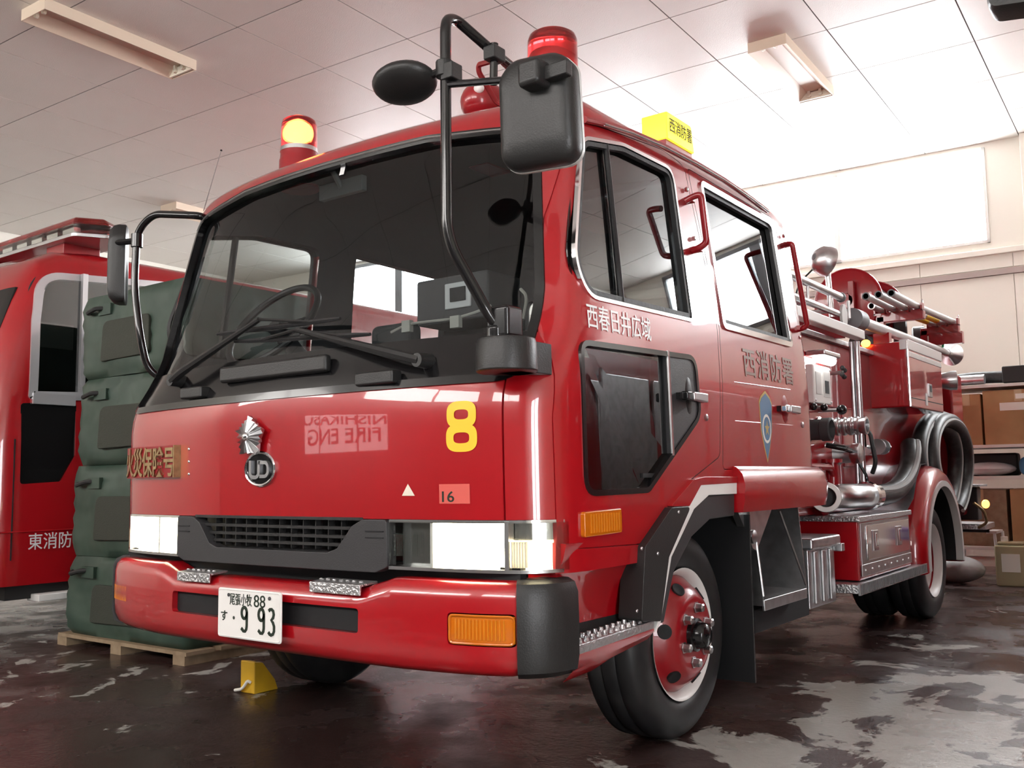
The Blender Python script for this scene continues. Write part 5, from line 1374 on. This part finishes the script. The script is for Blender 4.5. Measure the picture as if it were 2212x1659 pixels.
def nstrip(poly, width, proud, dp=.03):
    P_ = dense(poly, .06); inn = inset_poly(P_, width); k = len(P_); m_ = MB()
    A = [(nx_of(p[1])+proud, *p) for p in P_]; B = [(nx_of(p[1])+proud, *p) for p in inn]
    m_.v = A+B+[(v[0]-dp, v[1], v[2]) for v in A]+[(v[0]-dp, v[1], v[2]) for v in B]
    for i in range(k):
        j = (i+1) % k; m_.f += [(i, j, k+j, k+i), (k+i, k+j, 3*k+j, 3*k+i), (j, i, 2*k+i, 2*k+j)]
    return m_
WF = np_(O('window_frame', nstrip(grow(nwin, .004), .055, .008), 'silver_paint', ang=50))
np_(O('window_backing', MB().prism(grow(nwin, .03), 'x', NX-.125, NX-.115), 'interior_dark', smooth=False))
np_(O('window_glass', MB().prism(inset_poly(nwin, .045), 'x', NX-.075, NX-.070), 'side_glass', smooth=False))
a_, b_ = n(193, 590), n(207, 860)
np_(O('window_bar', MB().box(nx_of(2.0)-.03, nx_of(2.0)+.006, a_[0]-.018, a_[0]+.018, b_[1], a_[1]), 'silver_paint'))
np_(O('window_band', MB().box(NX-.02, NX+.022, n(62, 862)[0]+.02, n(160, 862)[0], n(62, 872)[1], n(62, 848)[1]), 'silver_paint'))
np_(O('lower_window', MB().prism(inset_poly(nlow, -.004), 'x', NX-.05, NX+.004), 'black_gloss'))
np_(O('lettering', text_mesh('東消防署', n(182, 1172)[0]-n(58, 1172)[0], n(60, 1152)[1]-n(60, 1188)[1], .002, SIDE, (NX+.017, (n(182, 1172)[0]+n(58, 1172)[0])/2, n(60, 1170)[1]), .004), 'white_film', smooth=False))
np_(O('body_crease', MB().tube([(NX+.018, y_front+.02, n(20, 1150)[1]), (NX+.018, 3.5, n(20, 1150)[1])], .006, 6), 'red'))
np_(O('door_seam', MB().box(NX+.012, NX+.0205, n(24, 1100)[0]-.003, n(24, 1100)[0]+.003, .5, 1.25), 'dark'))
# windscreen pillar, black screen and mirror arm at the front corner
wz0, wz1 = n(0, 865)[1], zt-.24
cols_ = [(NX-1.95, .112), (NX-.22, .112), (NX-.15, .100)]
np_(O('windscreen', MB().ring_loft([[(x_, y_front-d_+.36*max(0, wz0-1.5), wz0), (x_-.06, y_front-d_+.36*(wz1-1.5)-.0, wz1), (x_-.06, y_front-d_+.05+.36*(wz1-1.5), wz1), (x_, y_front-d_+.05+.36*max(0, wz0-1.5), wz0)] for x_, d_ in cols_]), 'black_gloss', ang=50))
np_(O('bumper', MB().box(NX-2.05, NX-.06, y_front-.25, y_front-.08, .35, .75), 'red', bevel=.05, seg=3))
np_(O('side_lamp', MB().box(NX-.1, NX+.0, y_front-.10, y_front-.02, n(5, 1160)[1], n(5, 1115)[1]), 'black_plastic', bevel=.01))
np_(O('skirt', MB().box(NX-1.9, NX-.05, y_front+.1, 6.0, .25, .36), 'chassis'))
sk = n(110, 1292); np_(O('white_strip', MB().box(NX-.10, NX+.05, n(75, 1292)[0], n(220, 1292)[0], sk[1]-.01, sk[1]+.035), 'white_paint', bevel=.006))  # low white bar along the flank
for yy in (y_front+1.05, 4.9):
    w = E('wheel', (NX-.06, yy, .40)); put(w, NE)
    O('tyre', MB().lathe((0, 0, 0), (1, 0, 0), [(0, .25), (.01, .32), (-.01, .385), (-.05, .40), (-.18, .40), (-.21, .36), (-.21, .25)], 40), 'tyre', w)
    O('wheel_disc', MB().lathe((0, 0, 0), (1, 0, 0), [(-.02, .25), (-.05, .2), (-.02, .1), (-.02, .0)], 32), 'red_enamel', w)
wp = n(105, 790); np_(O('inside_glimpse', MB().box(NX-.11, NX-.10, n(95, 750)[0], n(175, 750)[0], n(95, 745)[1], n(95, 690)[1]), 'cream', smooth=False))
# light bar
lb_c = hit(150, 505, 'x', NX-.45)
LB = E('light_bar', (NX-1.05, n(150, 520)[0], zt)); put(LB, NE)
yl = hit(235, 508, 'x', NX-.22); 
def lbx(x0, x1, z0, z1, ny, nm, m_, bev): 
    return O(nm, MB().prism(rpoly([(-.92 if x0 is None else x0, -ny), (x1, -ny), (x1+.12, 0), (x1, ny), (-.92 if x0 is None else x0, ny)], .05), 'z', z0, z1), m_, LB, bevel=bev)
LB.location = (NX-1.05, yl.y-.05, zt)
ho = yl.z-zt
lbx(None, .80, ho-.05, ho-.02, .20, 'bar_base', 'steel', .006)
lbx(None, .80, ho-.02, ho+.045, .19, 'bar_clear', 'clear_glass', .004)
for k in range(7): O('bar_reflector', MB().box(-.75+.22*k, -.60+.22*k, -.15, -.10, ho-.015, ho+.04).box(-.75+.22*k, -.60+.22*k, .10, .15, ho-.015, ho+.04), 'reflector', LB)
O('bar_lens', MB().ring_loft([[(-.92, -.19, ho+.045), (.80, -.19, ho+.045), (.92, 0, ho+.045), (.80, .19, ho+.045), (-.92, .19, ho+.045)], [(-.92, -.16, ho+.09), (.76, -.16, ho+.10), (.86, 0, ho+.10), (.76, .16, ho+.10), (-.92, .16, ho+.09)], [(-.92, -.09, ho+.115), (.64, -.09, ho+.135), (.70, 0, ho+.135), (.64, .09, ho+.135), (-.92, .09, ho+.115)]]), 'red_lens', LB, bevel=.02, seg=3)
for xx in (-.5, .45): O('bar_foot', MB().box(xx-.12, xx+.12, -.14, .14, -.01, ho-.045), 'red_enamel', LB, bevel=.006)

# ================================================================== STACK OF GREEN BAGS on a pallet
PAL = E('pallet', (-2.42, 1.5, 0)); tag(PAL, 'low wooden pallet under the stack of green bags', 'pallet')
for k in range(5): put(O('board', MB().box(-3.09, -1.80, .98+.22*k, 1.16+.22*k, .052, .072), 'wood', smooth=False), PAL)
for xx in (-3.06, -2.48, -1.88): put(O('bearer', MB().box(xx-.045, xx+.06, .985, 2.02, 0, .052), 'wood', smooth=False), PAL)
levels = [(.072, .533), (.535, 1.073), (1.075, 1.598), (1.600, 2.105)]
names = ['lowest green canvas bag of the stack, resting on the pallet', 'second green canvas bag from the bottom of the stack', 'third green canvas bag from the bottom of the stack', 'topmost green canvas bag of the stack']
for k, (z0, z1) in enumerate(levels):
    xl = -3.075+.035*k+(0.0 if k != 2 else .01); xr = -1.835-.01*k
    root = E('canvas_bag', ((xl+xr)/2, 1.52, z0)); tag(root, names[k], 'bag', 'stack of green canvas bags')
    cx_, cy_ = (xl+xr)/2, 1.50; hw, hd, hh = (xr-xl)/2, .50, (z1-z0)/2
    m_ = MB(); rings = []; nz_ = 12
    rnd = random.Random(k)
    ph = [rnd.uniform(0, 6.28) for _ in range(6)]
    for i in range(nz_+1):
        t = i/nz_; z = z0+(z1-z0)*t; b = 1-.045*abs(2*t-1)**6-.012*(1 if k == 0 else 0)*t
        ring = []
        base = dense(rpoly([(-hw, -hd), (hw, -hd), (hw, hd), (-hw, hd)], .05, 4), .06)
        for (x, y) in base:
            wob = .010*sin(9*x+ph[0]+5*t)+.008*sin(15*y+ph[1])+.009*sin(11*t*3+7*x+ph[2])
            ring.append((cx_+x*b*(1+wob*.6)+0, cy_+y*b*(1+wob), z+.006*sin(8*x+ph[3])*(0 if i in (0, nz_) else 1)*(1-t*.5)))
        rings.append(ring)
    put(O('bag_body', m_.ring_loft(rings), 'tarp', ang=70), root)
    fy = cy_-hd-.006
    zc0 = z0+(z1-z0)*.18; zc1 = z0+(z1-z0)*.66
    put(O('mesh_pocket', MB().prism(rpoly([(cx_-.30, zc0), (cx_+.20, zc0+.01), (cx_+.20, zc1), (cx_-.28, zc1)], [.02, .04, .04, .06]), 'y', fy-.012, fy+.03), 'tarp_patch', bevel=.006), root)
    sx_ = xl+.17; sz_ = z0+(z1-z0)*.80
    put(O('carry_strap', MB().tube(smooth_path([(sx_-.06, fy-.004, sz_), (sx_-.03, fy-.035, sz_-.01), (sx_+.06, fy-.035, sz_+.01), (sx_+.09, fy-.002, sz_+.012)], .02), .014, 8), 'strap'), root)
    put(O('strap_tab', MB().box(sx_+.05, sx_+.18, fy-.010, fy+.03, sz_-.03, sz_+.035), 'tarp'), root)

# ================================================================== yellow wheel chock under the engine
c = hit(546, 1497, 'z', 0)
CK = E('wheel_chock', (c.x, c.y, 0)); tag(CK, 'yellow wheel chock on the floor under the bumper', 'wheel chock')
O('chock_body', MB().prism([(-.02, 0), (.12, 0), (.10, .05), (.03, .135), (-.02, .145)], 'x', -.065, .035), 'chock', CK, bevel=.006)
O('chock_rope', MB().tube(smooth_path([(-.09, -.03, .008), (-.03, -.035, .02), (.0, -.03, .06), (.012, -.02, .05)], .03), .007, 8), 'paper', CK)

# ================================================================== SHELVING and goods at the back (frame of the building)
def rp(px, py, y): v = hit(px, py, 'y', y); return to_room(v.x, v.y)+(v.z,)
SHY0, SHY1 = 7.25, 7.85
sx0, sx1 = .86, 2.75
SH = E('shelving_unit', (0, 0, 0), RR); tag(SH, 'white steel shelving unit against the rear wall behind the fire engine', 'shelf')
zs_ = [.30, .92, 1.20, 1.74]
for k, z in enumerate(zs_):
    O('shelf_board', MB().box(sx0, sx1, SHY0, SHY1, z-.028, z), 'shelf_white', SH, bevel=.003)
for xx in (sx0, sx1):
    for yy in (SHY0+.02, SHY1-.02): O('upright', MB().box(xx-.02, xx+.02, yy-.02, yy+.02, 0, 1.80), 'shelf_white', SH)
def crate(name, x0, x1, y0, y1, z0, z1, m_, label, cat, tp=True, tagp=None):
    r = E(name, ((x0+x1)/2*cos(RR)-(y0+y1)/2*sin(RR), (x0+x1)/2*sin(RR)+(y0+y1)/2*cos(RR), z0), RR); tag(r, label, cat)
    w, d, h = (x1-x0)/2, (y1-y0)/2, z1-z0
    O('box_body', MB().box(-w, w, -d, d, 0, h), m_, r, bevel=.006)
    if tp:
        O('top_flap', MB().box(-w+.002, -.003, -d, d, h, h+.004).box(.003, w-.002, -d, d, h, h+.004), m_, r)
        O('packing_tape', MB().box(-.03, .03, -d-.002, -d+.0, h-.10, h+.003), 'tape', r)
    if tagp:
        for (a, b, c_, d2) in tagp: O('paper_label', MB().box(a, b, -d-.004, -d-.001, c_, d2), 'paper', r, smooth=False)
    return r
crate('cardboard_box', .93, 1.17, 7.30, 7.80, 1.20, 1.66, 'cardboard', 'narrow plain cardboard carton on the middle shelf, right beside the fire engine', 'box')
r = crate('cardboard_box', 1.19, 1.76, 7.28, 7.80, 1.20, 1.68, 'cardboard', 'wide cardboard carton with paper labels on the middle shelf', 'box', True, [(-.15, .16, .30, .37), (.10, .24, .40, .46), (-.02, .06, .40, .445)])
r = crate('cardboard_box', 1.36, 1.94, 7.28, 7.80, .30, .80, 'cardboard', 'cardboard carton with one paper label on the bottom shelf', 'box', True, [(-.18, .12, .30, .37)])
for k in range(9):
    pass
r = crate('product_box', 1.86, 2.30, 6.92, 7.22, .36, .46, 'lavender', 'flat violet printed carton on top of the pink one', 'box', False)
O('box_print', text_mesh('タコS', .30, .05, .002, FRONT, (.02, -.152, .05), .01), 'paper', r, smooth=False)
crate('product_box', 1.86, 2.30, 6.94, 7.22, 0, .36, 'pink', 'pink carton standing on the floor under the violet one', 'box', False)
# jug
jv = hit(2190, 1262, 'z', 0); jx, jy = jv.x+.02, jv.y-.12
JG = E('plastic_jug', (jx, jy, 0), RR); tag(JG, 'pale yellow plastic jug with a paper label on the floor by the shelves', 'jug')
O('jug_body', MB().box(-.12, .12, -.09, .09, 0, .34).box(-.10, .10, -.07, .07, .34, .37), 'jug', JG, bevel=.035, seg=3)
O('jug_cap', MB().cyl((-.05, 0, .365), (-.05, 0, .41), .028, .028, 16), 'paper', JG)
O('jug_label', MB().box(-.07, .07, -.094, -.088, .12, .27), 'paper', JG)
# blue bag, grey bundle, black pads on the shelves
def shelf_thing(name, mb, m_, label, cat, **k): o = O(name, mb, m_, rot=RR, **k); tag(o, label, cat); return o
shelf_thing('blue_case', MB().box(1.44, 1.84, 7.30, 7.75, .922, 1.09), 'blue_plastic', 'soft blue case lying on the shelf under the cartons', 'case', bevel=.06, seg=4)
shelf_thing('grey_bundle', MB().sphere((1.18, 7.43, .985), .23, .15, .062, 20, 10), 'polythene', 'grey folded plastic bundle left of the blue case', 'bundle')

bt = shelf_thing('floor_bag', MB().sphere((.92, 6.95, .12), .26, .2, .12, 22, 12), 'polythene', 'crumpled pale plastic sack on the floor behind the rear wheel', 'sack')
for k in range(3):
    y0 = 7.34+.16*k
    y0 += .06; pt = [(.88, y0, 1.80+.02*k), (1.1, y0, 1.82+.02*k), (1.42, y0+.02, 1.81+.01*k), (1.78, y0+.04, 1.80)]
    o = shelf_thing('hose_length', MB().tube(smooth_path(pt, .1), .055-.005*k, 14), 'hose_black', ['black ribbed hose length at the front edge of the top shelf', 'black hose length in the middle of the top shelf', 'black hose length at the back of the top shelf'][k], 'hose', )
for k in range(5):
    x0 = 1.36+.215*k
    o = shelf_thing('rubber_pad', MB().box(x0, x0+.19, 7.27, 7.33, 1.745, 1.745+.15+.02*(k % 2)), 'strap', ['black rubber pad on the top shelf, first from the fire engine', 'black rubber pad on the top shelf, second from the fire engine', 'black rubber pad on the top shelf, third from the fire engine', 'black rubber pad on the top shelf, fourth from the fire engine', 'black rubber pad on the top shelf, at the frame edge'][k], 'pad', bevel=.012)
o = shelf_thing('metal_tube', MB().cyl((.90, 7.28, 1.79), (1.22, 7.27, 1.79), .045, .045, 18), 'alu', 'short metal tube on the top shelf beside the locker', 'tube')
# folding stand whose white leg shows beside the jug
sl0 = hit(2148, 1150, 'y', 6.95); sl1 = hit(2160, 1258, 'y', 6.95)
FT = E('folding_stand', (sl1.x, 6.95, 0)); tag(FT, 'white legged folding stand between the rear step and the jug', 'stand')
put(O('leg', MB().tube([sl0, (sl1.x, 6.95, .015)], .012, 8), 'white_paint'), FT); put(O('foot', MB().cyl((sl1.x, 6.95, 0), (sl1.x, 6.95, .05), .018, .015, 10), 'dark'), FT)
put(O('leg', MB().tube([sl0+Vector((.02, .25, 0)), (sl1.x+.02, 7.2, 0)], .012, 8), 'white_paint'), FT)
put(O('stand_top', MB().box(sl0.x-.06, sl0.x+.02, 6.93, 7.22, sl0.z-.01, sl0.z+.012), 'white_paint'), FT)

shelf_thing('dark_filler', MB().box(.92, 1.40, 7.62, 7.82, .922, 1.13), 'strap', 'low dark box for the black goods and shadow behind the grey bundle on the shelf under the cartons', 'case', bevel=.02)  # dark boxes added for shadow and black items at the back of the shelf
shelf_thing('dark_filler', MB().box(1.46, 2.0, 7.76, 7.84, .922, 1.15), 'strap', 'low dark box for the black goods and shadow behind the blue case', 'case', bevel=.02)
crate('cardboard_box', .90, 1.33, 7.30, 7.80, .30, .80, 'wood', 'dark worn carton on the bottom shelf behind the rear lamp of the engine', 'box')
# ================================================================== third vehicle right of the camera: its mirror enters the picture, its flank shows in the engine's glass
TX = 3.0
TV = E('fire_engine', (TX+1.05, 4.0, 0)); tag(TV, 'fire engine beyond the right edge, only its dark mirror enters at the upper right corner', 'fire engine')
def tp(o): return put(o, TV)
trings = []
for (y, k, zt_) in ((1.45, .10, 2.15), (1.52, .03, 2.25), (1.65, 0, 2.32), (3.4, 0, 2.34), (3.45, 0, 2.0), (7.0, 0, 2.0)):
    base = [(0, .45), (-.01, 1.0), (0, 1.4), (.04, 1.9 if zt_ > 2.1 else 1.7), (.10, zt_-.06), (.25, zt_), (1.05, zt_+.02)]
    pts = [(TX+x+k, y, z) for x, z in base]; trings.append(pts+[(2*(TX+1.05)-p[0], p[1], p[2]) for p in reversed(pts[:-1])])
tp(O('body', MB().ring_loft(trings), 'red', ang=40))
for (y0, y1, z0, z1) in ((1.75, 2.45, 1.35, 1.95), (2.6, 3.3, 1.35, 1.95)):
    tp(O('window_glass', MB().prism(rpoly([(y0, z0), (y1, z0), (y1, z1), (y0+.12, z1)], .05), 'x', TX-.012, TX+.06), 'black_gloss'))
for k in range(4):
    tp(O('shutter', MB().box(TX-.014, TX+.02, 3.6+.85*k, 4.37+.85*k, .75, 1.75), 'alu', bevel=.01))
tp(O('skirt', MB().box(TX+.05, TX+2.0, 1.6, 6.9, .28, .46), 'chassis'))
for yy in (2.3, 5.6):
    w = E('wheel', (TX+.02, yy, .40)); put(w, TV)
    O('tyre', MB().lathe((0, 0, 0), (-1, 0, 0), [(0, .25), (.03, .32), (.01, .385), (-.05, .40), (-.18, .40), (-.21, .36), (-.21, .25)], 40), 'tyre', w)
    O('wheel_disc', MB().lathe((0, 0, 0), (-1, 0, 0), [(.0, .25), (-.03, .2), (.0, .1), (.0, .0)], 32), 'red_enamel', w)
mm = hit(2175, 12, 'y', .75)
NM = E('mirror', (mm.x, mm.y, mm.z)); put(NM, TV)
pr3 = rpoly([(-.045, -.015), (.12, -.04), (.13, .22), (-.05, .22)], [.03, .05, .05, .05], 5)
O('mirror_shell', MB().ring_loft([[(p[0]*k, d_, p[1]*k) for p in pr3] for d_, k in ((-.05, .8), (-.03, .96), (0, 1), (.05, 1), (.055, .97))]), 'black_plastic', NM, ang=50)
O('mirror_glass', MB().prism(inset_poly(pr3, .012), 'y', .054, .058), 'mirror_glass', NM)
O('mirror_arm', MB().tube(smooth_path([(.05, .0, .10), (.05, 0, .22), (.4, .3, .24), (TX+.1-mm.x, 1.6-mm.y, 2.25-mm.z)], .06), .016, 10), 'black_gloss', NM)
